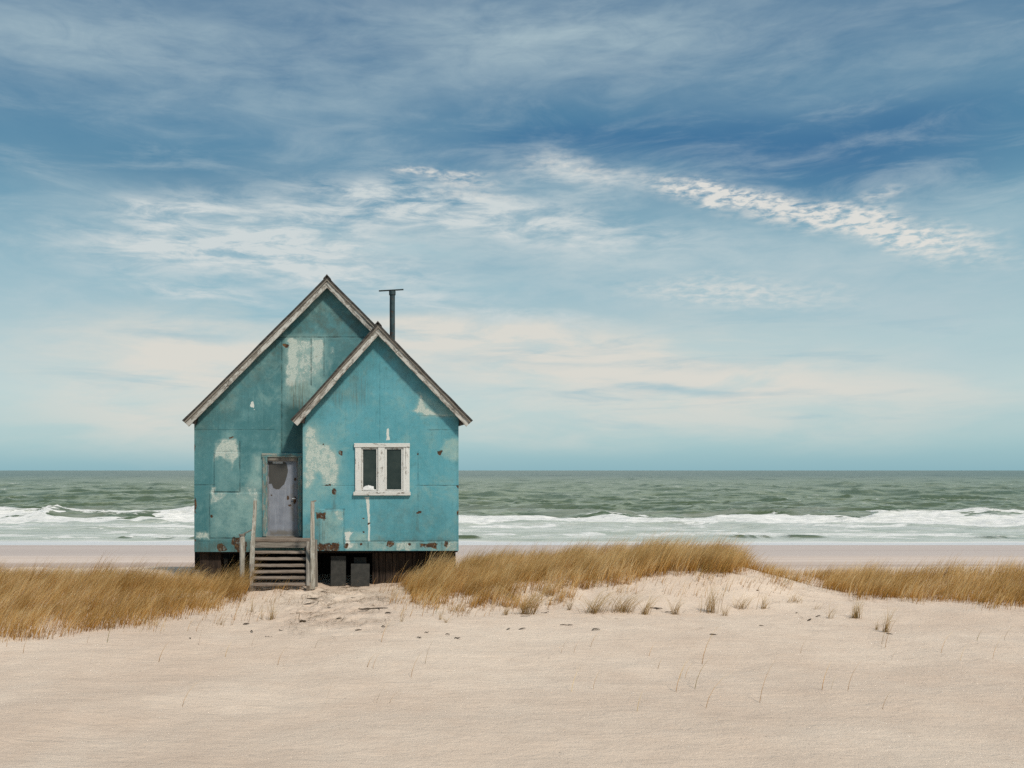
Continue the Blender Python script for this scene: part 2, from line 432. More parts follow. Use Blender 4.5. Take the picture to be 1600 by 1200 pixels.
def panel(name, x0, y0, x1, y1, Y, step, inside, paint, mat, parent, relief=None, holes=()):
    """a board wall facing the beach path; x/y in sighting units at depth Y"""
    nx = int((x1 - x0) / step) + 1; ny = int((y1 - y0) / step) + 1
    gx, gy = np.meshgrid(np.linspace(x0, x1, nx), np.linspace(y0, y1, ny))
    px, py = gx.ravel(), gy.ravel()
    f = Fields(px, py, 2 if name == 'door' else 7); paint(f)
    d = (Y - CY) / F
    co = np.stack([(px - VX) * d, np.full(px.shape, Y), HC + (VY - py) * d], 1)
    off = (fbm(px / 55, py / 55, 3) - .5) * .016 + f.f.get('seam', 0) * .006 + f.f.get('rust', 0) * .004
    if relief is not None: off = off + relief(px, py)
    co[:, 1] += off
    keep = inside(px, py)
    for (a, b, c, e) in holes: keep &= ~((px > a) & (px < c) & (py > b) & (py < e))
    idx = np.arange(nx * ny).reshape(ny, nx)
    q = np.stack([idx[:-1, :-1], idx[1:, :-1], idx[1:, 1:], idx[:-1, 1:]], -1).reshape(-1, 4)
    q = q[keep[q].all(1)]
    used = np.unique(q); remap = np.zeros(nx * ny, int); remap[used] = np.arange(len(used))
    at_ = {k: f.f[k][used] for k in KEYS if k in f.f}
    return link(name, np_mesh(name, co[used], remap[q], at_), mat, parent)

# ================================================================ TERRAIN
CR = [(-400, 912), (0, 910), (150, 908), (300, 911), (400, 914), (560, 913), (620, 911), (680, 903), (760, 897), (850, 891), (950, 884), (1040, 879),
      (1120, 879), (1165, 888), (1205, 900), (1260, 909), (1330, 914), (1400, 916), (1500, 912), (1700, 905), (2000, 909)]
_cx = np.array([c[0] for c in CR], float); _cy = np.array([c[1] for c in CR], float)
YR = .5
def ground(X, Y):
    X = np.asarray(X, float); Y = np.asarray(Y, float)
    pxr = X * F / (YR - CY) + VX
    zc = HC - (np.interp(pxr, _cx, _cy) - VY) * (YR - CY) / F
    wob = (fbm(X / 2.6, Y / 2.6, 5, 4) - .5)
    base = 1.60 + .10 * (fbm(X / 7, Y / 7, 8, 3) - .5)
    tr = sst(-5.6, -.2, Y + 1.6 * wob)
    z = base + (zc - base) * tr
    # a lobe of blown sand that hangs below the grass to the right
    lobe = np.exp(-((X - 6.9) / 2.2) ** 2) * np.exp(-((Y + 2.6) / 1.5) ** 2)
    z = z + .26 * lobe + .10 * np.exp(-((X - 2.6) / 1.3) ** 2 - ((Y + 2.9) / 1.2) ** 2)
    z = z + .13 * np.exp(-((X + 3.1) / 1.3) ** 2 - ((Y + 1.7) / 1.0) ** 2)
    z = z + .12 * np.exp(-((X + 7) / 3.2) ** 2 - ((Y + 2.6) / 1.6) ** 2)
    fr = 1 - sst(2, 6, Y)
    z = z + fr * (.16 * wob + .075 * (fbm(X / .55, Y / .8, 21, 4) - .5) * (.35 + .65 * sst(-6.5, -3, Y)))
    tr_ = np.exp(-((X + 2.0 + .06 * Y) / 1.3) ** 2) * sst(-9, -5.5, Y) * (1 - sst(-1.4, -.5, Y))
    z = z + tr_ * .15 * (fbm(X / .2, Y / .28, 31, 3) - .5)
    z = z + fr * (1 - sst(-6, -3, Y)) * (.030 * (fbm(X / 1.1 + .5 * Y, Y / .38, 33, 3) - .5) + .06 * (fbm(X / 2.2, Y / 1.3, 34, 3) - .5))
    # back slope down to the flat beach, which slips under the sea
    bk = sst(3.0, 13.5, Y + 2 * wob)
    beach = np.where(Y < 32, .36 * (32 - Y) / 19, -.03 * (Y - 32))
    return z * (1 - bk) + beach * bk
def g1(x, y): return float(ground(np.array([x]), np.array([y]))[0])

def make_terrain():
    nr, nc = 1050, 1000
    d = 1.5 * np.exp(np.linspace(0, math.log(64 / 1.5), nr))
    # extra rows around the dune front
    u = np.concatenate([np.linspace(-4, -1.17, 60), np.linspace(-1.15, 1.5, nc - 120), np.linspace(1.52, 4, 60)])
    D, U = np.meshgrid(d, u, indexing='ij')
    X = U * np.maximum(D, 12) * .75; Y = D + CY
    Z = ground(X, Y)
    pxv = X * F / D + VX; pyv = VY + F * (HC - Z) / D
    fl = Fields(pxv.ravel(), pyv.ravel())
    lit = .56 * np.exp(-((pxv - 520) / 70) ** 2 - ((pyv - 938) / 30) ** 2)
    lit = np.maximum(lit, .42 * np.exp(-((pxv - 1330) / 75) ** 2 - ((pyv - 931) / 9) ** 2))
    lit = np.maximum(lit, .40 * np.exp(-((pxv - 1190) / 35) ** 2 - ((pyv - 908) / 14) ** 2))
    lit = np.maximum(lit, .36 * np.exp(-((pxv - 760) / 110) ** 2 - ((pyv - 935) / 13) ** 2))
    Yb = Y + 1.5 * (fbm(X / 9, Y / 5, 41) - .5)
    attrs = {'beach': sst(6, 12, Yb), 'wet': sst(21.5, 23.5, Y + 1.2 * (fbm(X / 25, Y / 4, 43) - .5)), 'litter': lit * (Y < 4)}
    idx = np.arange(nr * nc).reshape(nr, nc)
    q = np.stack([idx[:-1, :-1], idx[:-1, 1:], idx[1:, 1:], idx[1:, :-1]], -1).reshape(-1, 4)
    me = np_mesh('sand', np.stack([X, Y, Z], -1).reshape(-1, 3), q, attrs)
    tag(link('sand', me, M['sand']), 'pale dune sand running down to the flat beach', None, None, 'structure')
make_terrain()

# ================================================================ SEA
def make_sea():
    rows = np.concatenate([np.arange(866, 795, -.20), np.arange(795, 742, -.28), np.arange(742, 735.7, -.30)])
    d = np.concatenate([F * HC / (rows - VY), [20000., 45000.]])
    nc = 900
    u = np.concatenate([np.linspace(-4, -1.03, 40), np.linspace(-1., 1.24, nc - 80), np.linspace(1.27, 4, 40)])
    D, U = np.meshgrid(d, u, indexing='ij')
    X = U * D; Y = D + CY
    py = VY + F * HC / D
    pxv = X * F / D + VX
    sh = sst(58, 92, D); f1 = 1 - sst(260, 620, D); f2 = 1 - sst(110, 260, D); f3 = 1 - sst(900, 2600, D)
    wx, wy = X + 3 * fbm(X / 9, Y / 9, 58, 2), Y + 4 * fbm(X / 14, Y / 14, 59, 2)
    A = fbm(wx / 13, wy / 8.5, 51, 2); B = fbm(wx / 3.6, wy / 2.6, 53, 3); Cc = fbm(wx / 42, wy / 30, 55, 2)
    pk = lambda v: 1 - np.abs(2 * v - 1) ** .8
    Z = sh * (1.05 * f1 * (pk(A) - .7) + .42 * f2 * (pk(B) - .7) + 1.5 * f3 * sst(80, 200, D) * (pk(Cc) - .75)) + .14 * (1 - sh) * (B - .5)
    # the outer breaker and the inner one
    ln = 92 + 9 * (fbm(X / 34, X * 0 + 2, 61, 3) - .5) + 4 * (fbm(X / 6, X * 0 + 5, 62, 3) - .5)
    amp1 = .10 + .48 * sst(.45, .66, fbm(X / 13, X * 0 + 3, 63, 2))
    Z = Z + amp1 * np.exp(-((D - ln - 1.0) / np.where(D > ln, 6.0, 2.2)) ** 2)
    ln2 = 61.5 + 2.2 * (fbm(X / 12, X * 0 + 7, 65, 3) - .5)
    g2 = sst(.47, .58, fbm(X / 8, X * 0 + 9, 66, 2)) * sst(.28, .55, fbm(X / .9, X * 0 + 3, 69, 4))
    Z = Z + .13 * g2 * np.exp(-((D - ln2) / np.where(D > ln2, 1.4, .45)) ** 2) * sst(.30, .62, fbm(X / 1.3, Y / 1.2, 70, 4)) * 1.25
    slope = np.gradient(Z, axis=0) / np.gradient(D, axis=0)
    # foam
    n1 = fbm(X / 11, Y / 3.2, 71, 5); n2 = fbm(X / 4, Y / 1.5, 73, 4)
    fo = sst(2.2, -1.2, D - ln + 5 * (n1 - .5)) * sst(76, 81, D + 9 * (n1 - .5)) * 1.05
    fo = fo * (1 - .85 * sst(.50, .60, fbm(X / 7, Y / 3, 75, 4)) * sst(84, 90, D))
    fo = np.maximum(fo, .8 * np.exp(-((D - 74 - 6 * (fbm(X / 15, Y * 0 + 1, 79, 3) - .5)) / 1.6) ** 2) * sst(.38, .6, fbm(X / 9, Y * 0 + 6, 78, 3)))
    crest = sst(.34, .52, amp1) * np.exp(-((D - ln - 2.0) / 2.6) ** 2) * .85
    fo = np.maximum(fo, crest)
    milk = (1 - sst(80, 86, D)) * (.62 + .5 * (n1 - .5))
    milk = np.maximum(milk, .30 * (1 - sst(86, 135, D)) * sst(.4, .65, n1))
    band2 = .90 * np.exp(-((D - ln2 - 2.6) / 2.4) ** 2) * (.6 + .4 * n2) * sst(.25, .5, fbm(X / 3, Y / 6, 74, 3))
    lace = (D < 84) * (.30 + .50 * (n2 - .40)) * sst(58, 62, D)
    fo = np.maximum(np.maximum(fo, band2), lace)
    face2 = g2 * np.exp(-((D - ln2 + .2) / .6) ** 2) * sst(.12, .34, fbm(X / .8, Y / .5, 76, 3))
    fo = np.maximum(fo * (1 - face2), .75 * g2 * np.exp(-((D - ln2 - .7) / .5) ** 2)); milk = milk * (1 - .97 * face2)
    face = np.clip(slope * 3.4, -1, 1) * (1 - .6 * (D < 80)) + face2 * 1.4  # slope drives painted reflection: faces toward the beach dark, backs pale
    fo = np.maximum(fo, .62 * sst(.62, .72, pk(A) * .55 + n2 * .6) * sst(.10, .02, slope) * sst(95, 120, D) * f1 * .55)
    film = 1 - sst(57.4, 59.6, D + 3.4 * (fbm(X / 13, Y / 3, 80, 4) - .5))
    fo = fo * (1 - film * .8)
    attrs = {'foam': fo, 'film': film, 'milk': milk, 'face': np.clip(.5 + .5 * face, 0, 1), 'far': sst(100, 900, D)}
    Z = Z * sst(56.3, 60, D)
    idx = np.arange(D.size).reshape(D.shape)
    q = np.stack([idx[:-1, :-1], idx[:-1, 1:], idx[1:, 1:], idx[1:, :-1]], -1).reshape(-1, 4)
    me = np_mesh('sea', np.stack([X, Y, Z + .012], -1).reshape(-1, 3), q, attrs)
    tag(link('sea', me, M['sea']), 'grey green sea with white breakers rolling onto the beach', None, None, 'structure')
make_sea()

# ================================================================ HOUSE
YM, YB, YE = .6, 0.0, 7.6       # main front, bay front, back wall
house = empty('beach_house', (-2.2, 2.0, 1.6))
tag(house, 'weathered turquoise wooden beach house with two steep gables, standing on dark piers', 'house')

def gable_in(ax, ay, lx, ly, rx, ry, left, right, bottom):
    def f(px, py):
        roof = np.where(px < ax, ay + (ax - px) * (ly - ay) / (ax - lx), ay + (px - ax) * (ry - ay) / (rx - ax))
        return (py > roof) & (px >= left) & (px <= right) & (py <= bottom)
    return f

def paint_main(f):
    L = f.line
    for a in ((440, 530, 440, 708), (428, 527, 575, 527), (486, 527, 486, 602), (506, 527, 506, 588, .8), (304, 672, 428, 672, .6),
              (341, 655, 341, 676, .5), (335, 704, 335, 770, .8), (375, 690, 375, 769, 1), (333, 769, 376, 769, 1), (335, 706, 376, 706, .7), (304, 758, 336, 758, .9),
              (328, 758, 328, 842, .8), (328, 841, 368, 841, 1), (304, 846, 330, 846, .3), (367, 841, 367, 862, 1), (388, 560, 388, 672, .25), (352, 620, 352, 760, .2),
              (412, 600, 412, 672, .2), (560, 470, 560, 527, .2), (430, 527, 430, 545, .8)): L(*a)
    P = f.poly
    P('peel', [(338, 690), (352, 684), (368, 685), (375, 694), (375, 712), (366, 722), (362, 736), (358, 722), (345, 716), (334, 722), (335, 700)], .72, 8)
    P('peel', [(329, 758), (337, 760), (338, 769), (352, 770), (356, 774), (342, 784), (330, 788)], .66, 7)
    P('peel', [(386, 758), (400, 755), (409, 760), (409, 800), (400, 790), (386, 780)], .56, 12)
    P('pale', [(400, 712), (411, 712), (411, 760), (398, 764), (386, 760), (392, 735)], .7, 16)
    P('pale', [(330, 770), (405, 770), (400, 840), (332, 838)], .75, 20)
    P('peel', [(380, 752), (411, 742), (410, 800), (402, 812), (392, 795), (378, 786), (352, 782)], .46, 16)
    P('peel', [(392, 706), (411, 712), (411, 745), (398, 742)], .42, 12)
    P('pale', [(337, 715), (374, 715), (374, 768), (337, 768)], .35, 12)
    f.rect('peel', 305, 831, 328, 842, .70, 6)
    P('peel', [(449, 528), (468, 528), (468, 575), (464, 604), (446, 604), (448, 565)], .80, 9)
    P('peel', [(468, 528), (487, 528), (486, 560), (484, 600), (466, 602)], .62, 10)
    P('peel', [(487, 530), (506, 530), (506, 563), (496, 572), (487, 566)], .85, 8)
    P('pale', [(446, 528), (508, 528), (506, 600), (480, 636), (446, 625)], 1, 18)
    P('peel', [(447, 528), (507, 528), (505, 575), (484, 604), (446, 604)], .60, 14)
    P('run', [(452, 600), (482, 600), (478, 640), (455, 635)], .8, 14)
    f.rect('peel', 514, 540, 522, 556, .5, 6); f.rect('peel', 512, 560, 520, 580, .45, 6)
    f.ell('white', 394, 632, 3.5, 5, .95, .5); f.ell('white', 397, 640, 3, 2, .6)
    f.ell('grime_tone', 515, 500, 60, 45, .75, .9); f.ell('grime_tone', 432, 534, 14, 30, .8, .9)
    P('grime_tone', [(285, 670), (511, 430), (586, 510), (520, 500), (400, 600), (300, 700)], .65, 50)  # last call: darker brown band along the main gable's eaves
    f.rect('grime_tone', 300, 838, 480, 868, .55, 18)
    f.rect('deep', 442, 630, 476, 708, .75, 16); f.rect('deep', 442, 570, 476, 708, .25, 30)  # shadow of the bay and its eave painted as a darker teal strip
    for (x, y, a, b) in ((345, 855, 6, 5), (352, 857, 5, 4), (366, 845, 4, 7), (372, 852, 5, 9), (372, 843, 4, 3), (331, 806, 3, 2), (305, 845, 1.5, 3), (306, 790, 2, 14), (305, 700, 1.2, 5), (362, 684, 3, 1.5), (447, 540, 4, 3)):
        f.ell('rust', x, y, a, b, .95, .6)
    f.rect('rust', 372, 846, 386, 864, .8, 6)
    f.rect('rust', 480, 845, 500, 864, .7, 6)
    f.rect('run', 300, 846, 400, 862, .35, 10)
def relief_main(px, py):
    # a second layer of sheet boarding left of the recess, and a patch nailed over an old opening
    r = -.035 * ((px < 440) & (py > 530)) - .012 * ((px > 335) & (px < 375) & (py > 706) & (py < 769)) - .010 * ((px > 328) & (py > 770) & (px < 440))
    return r
main_in = gable_in(511, 434, 288, 657, 734, 657, 304, 709, 862)
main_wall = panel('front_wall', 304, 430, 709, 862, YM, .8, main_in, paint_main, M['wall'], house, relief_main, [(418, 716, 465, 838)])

def paint_bay(f):
    L = f.line; P = f.poly
    for a in ((593, 560, 593, 692, .45), (650, 759, 716, 759, .9), (503, 759, 555, 759, .5), (653, 706, 653, 800, .6), (668, 672, 716, 672, .7), (655, 650, 716, 651, .6),
              (537, 796, 537, 852, 1), (508, 796, 538, 796, .9), (540, 846, 716, 846, 1), (575, 846, 575, 860, 1), (617, 846, 617, 860, 1), (690, 846, 690, 860, 1), (537, 846, 537, 860, .7),
              (690, 668, 690, 700, .2), (556, 600, 556, 690, .2), (640, 600, 640, 690, .15), (714, 690, 714, 858, .35)): L(*a)
    P('peel', [(474, 674), (480, 666), (488, 664), (496, 670), (500, 690), (512, 694), (522, 700), (531, 714), (530, 755), (522, 763), (506, 758), (498, 740), (486, 764), (474, 766)], .70, 12)
    P('pale', [(474, 664), (500, 664), (534, 704), (534, 766), (474, 800)], .65, 22)
    P('peel', [(655, 612), (661, 622), (667, 636), (684, 644), (714, 650), (680, 652), (658, 648), (640, 641), (652, 636)], .74, 7)
    P('pale', [(655, 612), (716, 650), (660, 652), (650, 640)], .75, 8)
    P('white', [(604, 670), (608, 668), (610, 688), (603, 689)], .8, 4)
    f.ell('pale', 708, 702, 18, 18, 1, .35); f.ell('peel', 708, 702, 17, 17, .38, .3)
    P('pale', [(508, 797), (536, 797), (536, 850), (500, 850), (500, 815)], .75, 6); P('peel', [(520, 797), (536, 797), (536, 815), (526, 812)], .6, 6)
    P('white', [(537, 828), (554, 830), (548, 842), (552, 858), (537, 858)], .66, 7)
    P('pale', [(540, 829), (572, 832), (576, 846), (540, 846)], 1, 6)
    P('white', [(571, 776), (577, 776), (578, 800), (578, 846), (575, 846), (575, 806)], 1, 2.2)
    P('peel', [(568, 776), (579, 776), (577, 784), (574, 782)], .6, 3)
    f.rect('pale', 540, 846, 716, 861, .55, 4)
    for (a, b, s) in ((540, 560, .62), (618, 652, .66), (694, 716, .62), (580, 604, .5)): f.rect('peel', a, 847, b, 860, s, 5)
    f.rect('rust', 604, 846, 617, 853, .95, 4); f.rect('rust', 655, 847, 684, 858, .70, 6); f.rect('rust', 497, 848, 530, 862, .82, 7); f.rect('rust', 474, 850, 498, 862, .7, 8)
    f.ell('rust', 697, 851, 4, 5, .9); f.ell('rust', 564, 850, 3, 3, .8); f.ell('rust', 541, 852, 4, 6, .7); f.ell('rust', 640, 852, 3, 3, .8)
    for (x, y, a, b) in ((533, 708, 4, 3.2), (521, 768, 4, 6), (653, 801, 4, 2.6), (688, 707, 4, 3.2), (653, 709, 1.6, 1.6), (715, 762, 1.5, 4), (714, 802, 1.5, 2.5), (512, 758, 4, 2), (569, 810, 1.5, 1.5), (576, 818, 3, 1.6), (569, 830, 1.2, 1.2), (504, 694, 1.5, 1.5)):
        f.ell('rust', x, y, a, b, 1, .5)
    P('rust', [(491, 798), (511, 799), (510, 810), (506, 816), (500, 812), (494, 814)], .72, 5)
    f.rect('run', 492, 812, 510, 845, .5, 10); f.rect('run', 517, 772, 525, 800, .5, 6); f.rect('run', 651, 804, 655, 830, .5, 4)
    f.ell('run', 560, 610, 16, 26, .5, .9); f.ell('run', 528, 620, 12, 14, .5, .9)
    P('grime_tone', [(455, 660), (590, 508), (738, 660), (738, 690), (590, 560), (455, 690)], .62, 50)  # darker brown band following both eaves of the bay
    f.ell('grime_tone', 640, 815, 70, 30, .35, .9); f.ell('grime_tone', 500, 830, 40, 25, .5, .9)
    f.rect('grime_tone', 474, 838, 716, 862, .6, 14)
bay_in = gable_in(590, 508, 456, 656, 736, 656, 473, 716.5, 860.5)
bay_wall = panel('bay_wall', 473, 504, 716.5, 860.5, YB, .8, bay_in, paint_bay, M['wall_bay'], house,
                 lambda px, py: -.012 * (py > 846.5) * (px > 538) - .010 * ((px < 537) & (py > 796) & (px > 500)), [(558, 698, 637, 770)])

# side and back walls, and the floor they stand on
def quadbox(name, lo, hi, mat, parent): return box(name, lo, hi, mat, parent)
zb, zt = at(0, 861, YM).z, at(0, 664, YM).z
xl, xr = at(304, 0, YM).x, at(716.5, 0, YB).x
quadbox('side_wall', (xl, YM + .012, zb), (xl + .06, YE, zt), M['wall'], house)
quadbox('side_wall', (xr - .065, YM + .012, zb + .01), (xr - .005, YE, zt), M['wall_bay'], house)
xb = at(473, 0, YB).x
quadbox('bay_side_wall', (xb, YB + .012, at(0, 860, YB).z), (xb + .05, YM - .01, at(0, 655, YB).z), M['wall'], house)
quadbox('bay_side_wall', (xr - .05, YB + .012, at(0, 860, YB).z), (xr - .001, YM, at(0, 655, YB).z), M['wall_bay'], house)
ap = at(511, 434, YM)
me = poly_mesh('back_wall', [(xl, YE, zb), (xr - .02, YE, zb), (xr - .02, YE, zt), (ap.x, YE, ap.z), (xl, YE, zt)], [(0, 1, 2, 3, 4)])
link('back_wall', me, M['wall'], house)
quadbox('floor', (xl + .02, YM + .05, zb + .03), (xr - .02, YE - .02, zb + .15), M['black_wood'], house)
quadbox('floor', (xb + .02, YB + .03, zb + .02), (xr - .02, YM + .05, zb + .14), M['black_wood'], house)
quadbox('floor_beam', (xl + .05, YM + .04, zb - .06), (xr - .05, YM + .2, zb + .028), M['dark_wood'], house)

def roof(prefix, A, Lp, Rp, Yf, Yback, Ysoff, splits):
    """A, Lp, Rp: sightings of the ridge and the two eave tips on the front edge; splits: joints along the boards"""
    a, l, r = at(*A, Yf), at(*Lp, Yf), at(*Rp, Yf)
    T = .045
    root = None
    for side, e in ((0, l), (1, r)):
        dvec = (e - a); L = dvec.length; dn = dvec.normalized()
        nrm = Vector((-dn.z, 0, dn.x)); nrm = nrm if nrm.z > 0 else -nrm
        # roof sheet: subdivided with a slight sag and lifted edge boards
        nU, nV = 26, 40
        vs, fs = [], []
        for top in (0, 1):
            for i in range(nU + 1):
                for j in range(nV + 1):
                    u, v = i / nU, j / nV
                    y = Yf - .035 + (Yback - Yf + .035) * v
                    sag = -.035 * math.sin(math.pi * u) * math.sin(math.pi * min(1, v * 1.2 + .1)) + .014 * (float(vnoise(u * 9, v * 13 + side * 7, 77)) - .5)
                    p = a + dn * (L * u) - nrm * (T if not top else 0) + nrm * sag
                    vs.append((p.x, y, p.z))
        n1 = (nU + 1) * (nV + 1)
        ix = lambda t, i, j: t * n1 + i * (nV + 1) + j
        for i in range(nU):
            for j in range(nV):
                fs.append((ix(1, i, j), ix(1, i + 1, j), ix(1, i + 1, j + 1), ix(1, i, j + 1)))
                fs.append((ix(0, i, j), ix(0, i, j + 1), ix(0, i + 1, j + 1), ix(0, i + 1, j)))
        for i in range(nU):
            fs.append((ix(0, i, 0), ix(0, i + 1, 0), ix(1, i + 1, 0), ix(1, i, 0)))
            fs.append((ix(0, i, nV), ix(1, i, nV), ix(1, i + 1, nV), ix(0, i + 1, nV)))
        for j in range(nV):
            fs.append((ix(0, 0, j), ix(1, 0, j), ix(1, 0, j + 1), ix(0, 0, j + 1)))
            fs.append((ix(0, nU, j), ix(0, nU, j + 1), ix(1, nU, j + 1), ix(1, nU, j)))
        sl = link('roof', poly_mesh('roof', vs, fs), M['roof'], house)
        # barge boards, butt jointed
        cuts = [0.0] + splits[side] + [1.0]
        w = .175
        for k in range(len(cuts) - 1):
            s0, s1 = cuts[k] * L + (.004 if k else .0), cuts[k + 1] * L - .004
            off = -nrm * (T + w / 2 + .004 + .006 * k)
            q0, q1 = a + dn * s0 + off, a + dn * s1 + off
            if k == 0: q0 = q0 + dn * (w / 2 + T) * .95
            q0.y = q1.y = Yf + .02 + .003 * k
            sweep('bargeboard', q0, q1, rsec(w, .035, .007) if False else rsec(.035, w, .007), M['barge'], sl, up=nrm, wob=.007)
            # narrow drip batten over the board
            off2 = -nrm * (T + .030)
            b0, b1 = a + dn * (s0 + (.05 if k == 0 else 0)) + off2, a + dn * s1 + off2
            b0.y = b1.y = Yf - .012
            sweep('batten', b0, b1, rsec(.028, .048, .006), M['grey_wood'], sl, up=nrm, wob=.006)
        # boxed eave
        inw = Vector((1 if side == 0 else -1, 0, 0))
        w0 = e - nrm * (T + .01) - dn * .03
        tri = [w0 - nrm * .25 - dn * .13, w0, w0 - dn * .46, w0 - dn * .50 - Vector((0, 0, .14))]
        ev = [(p.x, yy, p.z) for yy in (Yf + .05, Yback - .02) for p in tri]
        link('eave_box', poly_mesh('eave_box', ev, [(0, 1, 2, 3), (7, 6, 5, 4), (0, 4, 5, 1), (1, 5, 6, 2), (2, 6, 7, 3), (3, 7, 4, 0)]), M['soffit'], sl)
        if side == 0:
            sweep('ridge_cap', (a.x, Yf - .05, a.z + .008), (a.x, Yback, a.z + .008), [(-.10, -.085), (-.085, -.10), (0, -.012), (.085, -.10), (.10, -.085), (0, .03)], M['roof'], sl, wob=.004)
    # apex filler behind the barge joint
    top = a - Vector((0, 0, .07)); h = .27
    link('gable_block', poly_mesh('gable_block', [(top.x, Yf + .028, top.z), (top.x - h, Yf + .028, top.z - h), (top.x + h, Yf + .028, top.z - h),
         (top.x, Yf + .05, top.z), (top.x - h, Yf + .05, top.z - h), (top.x + h, Yf + .05, top.z - h)],
         [(0, 1, 2), (5, 4, 3), (0, 3, 4, 1), (1, 4, 5, 2), (2, 5, 3, 0)]), M['soffit'], sl)
roof('main', (511, 431), (285, 657), (730, 650), .36, 7.85, YM, [[.72], [.19]])
roof('bay', (590.5, 504), (454, 656), (739, 657), -.26, 1.1, YB, [[.55], [.25]])

# door in the recess
fr = empty  # (kept short)
zd = at(0, 838, YM).z
dfx0, dfx1 = at(410, 0, YM).x, at(472, 0, YM).x
frame = box('door_frame', at(410, 838, YM - .08) + Vector((0, 0, 0)), at(418.2, 708, YM - .02), M['teal_wood'], house)
box('door_frame', at(465.2, 838, YM - .08), at(472, 714.5, YM - .02), M['teal_wood'], house)
box('door_frame', at(409, 714.3, YM - .085), at(472.5, 708, YM - .02), M['teal_wood'], house)
box('door_frame', at(418.3, 720, YM - .055), at(465.1, 714.6, YM + .02), M['grey_wood'], house)
box('door_frame', at(416, 840.5, YM - .09), at(468, 837, YM - .015), M['grey_wood'], house)
def paint_door(f):
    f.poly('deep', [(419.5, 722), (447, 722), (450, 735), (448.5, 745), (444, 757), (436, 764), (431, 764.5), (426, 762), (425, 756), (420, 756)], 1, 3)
    f.rect('white', 426, 720.5, 442, 724.5, .9, 2)
    f.poly('grime_tone', [(450, 765), (466, 720), (466, 838), (455, 838), (448, 790)], .62, 16)
    f.poly('grime_tone', [(462, 718), (466, 718), (466, 838), (463, 838)], .9, 6)
    f.rect('grime_tone', 418, 826, 466, 840, .8, 14); f.rect('grime_tone', 424, 756, 452, 768, .45, 8)
    f.rect('grime_tone', 418, 716, 421, 838, .6, 3)
    for (x, y, a, b) in ((461, 749, 2.2, 3), (460.5, 783, 2.6, 5), (424, 774, 1.4, 1.6), (453, 790, 3, 2), (450, 778, 2, 4)): f.ell('rust', x, y, a, b, .8, .7)
door = panel('door', 417.5, 718.5, 466, 838, YM + .03, .6, lambda a, b: np.ones(a.shape, bool), paint_door, M['door'], house)
hp = at(459.5, 779, YM + .03)
sweep('handle', hp + Vector((-.05, -.06, 0)), hp + Vector((.05, -.06, .004)), csec(.014), M['cloth'], door, wob=0, seg=.03, smooth=True)
sweep('handle_plate', hp + Vector((.025, -.006, -.10)), hp + Vector((.025, -.006, .05)), rsec(.05, .012, .003), M['rust'], door, up=(0, 1, 0), wob=0)
sweep('handle_stem', hp + Vector((.03, -.06, 0)), hp + Vector((.03, .005, 0)), csec(.011), M['rust'], door, up=(0, 0, 1), wob=0, smooth=True)

# window in the bay
win = empty  # marker removed below
wn = bpy.data.objects.new('window', None); COL.objects.link(wn); W[wn] = Matrix.Translation(at(597, 734, YB)); wn.parent = house
wn.matrix_parent_inverse = W[house].inverted(); wn.matrix_basis = W[wn]
def wbox(name, x0, y0, x1, y1, yf, yb, mat=M['white_wood'], par=wn): return box(name, at(x0, y1, YB) + Vector((0, yf, 0)), at(x1, y0, YB) + Vector((0, yb, 0)), mat, par, .005)
wbox('header', 553.5, 692.5, 640.5, 699, -.065, -.004)
wbox('jamb', 555, 699.2, 564.5, 767, -.05, .03)
wbox('jamb', 629.8, 699.2, 640, 767, -.05, .03)
wbox('mullion', 590.8, 699.2, 601.5, 767.2, -.055, .03)
wbox('sill', 552.5, 768.6, 641.5, 774, -.085, -.004)
wbox('sill_board', 554.5, 767.3, 640, 769.2, -.06, -.002)
for (x0, x1) in ((564.7, 590.6), (601.7, 629.6)):
    a = 2.6
    s = wbox('sash', x0, 699.4, x0 + a, 767, -.022, .03)
    s2 = wbox('sash', x1 - a, 699.4, x1, 767, -.022, .03)
    wbox('sash', x0 + a + .1, 699.4, x1 - a - .1, 702.2, -.022, .03)
    wbox('sash', x0 + a + .1, 764.8, x1 - a - .1, 767, -.022, .03)
    p0, p1 = at(x0 + a, 765, YB), at(x1 - a, 702, YB)
    me = poly_mesh('pane', [(p0.x, .012, p0.z), (p1.x, .012, p0.z), (p1.x, .012, p1.z), (p0.x, .012, p1.z)], [(0, 1, 2, 3)])
    link('pane', me, M['glass'], wn)
# crumpled white cloth behind/at the lower corner of the left pane
def lump(name, c, rx, ry, rz, seed, mat, parent=None):
    nu, nv = 28, 16; vs = []; fs = []
    for i in range(nv + 1):
        th = math.pi * .5 * i / nv
        for j in range(nu):
            ph = 2 * math.pi * j / nu
            k = 1 + .95 * (float(fbm(math.cos(ph) * 1.6 + 5, math.sin(ph) * 1.6 + th * 1.8, seed)) - .5)
            vs.append((c[0] + rx * k * math.cos(th) * math.cos(ph), c[1] + ry * k * math.cos(th) * math.sin(ph), c[2] + rz * k * math.sin(th)))
    for i in range(nv):
        for j in range(nu): fs.append((i * nu + j, i * nu + (j + 1) % nu, (i + 1) * nu + (j + 1) % nu, (i + 1) * nu + j))
    return link(name, poly_mesh(name, vs, fs, True), mat, parent)
cl = lump('crumpled_cloth', tuple(at(575, 765.5, YB) + Vector((0, -.006, 0))), .185, .028, .105, 5, M['cloth'])
tag(cl, 'crumpled white cloth heaped in the lower corner of the left window pane', 'cloth')

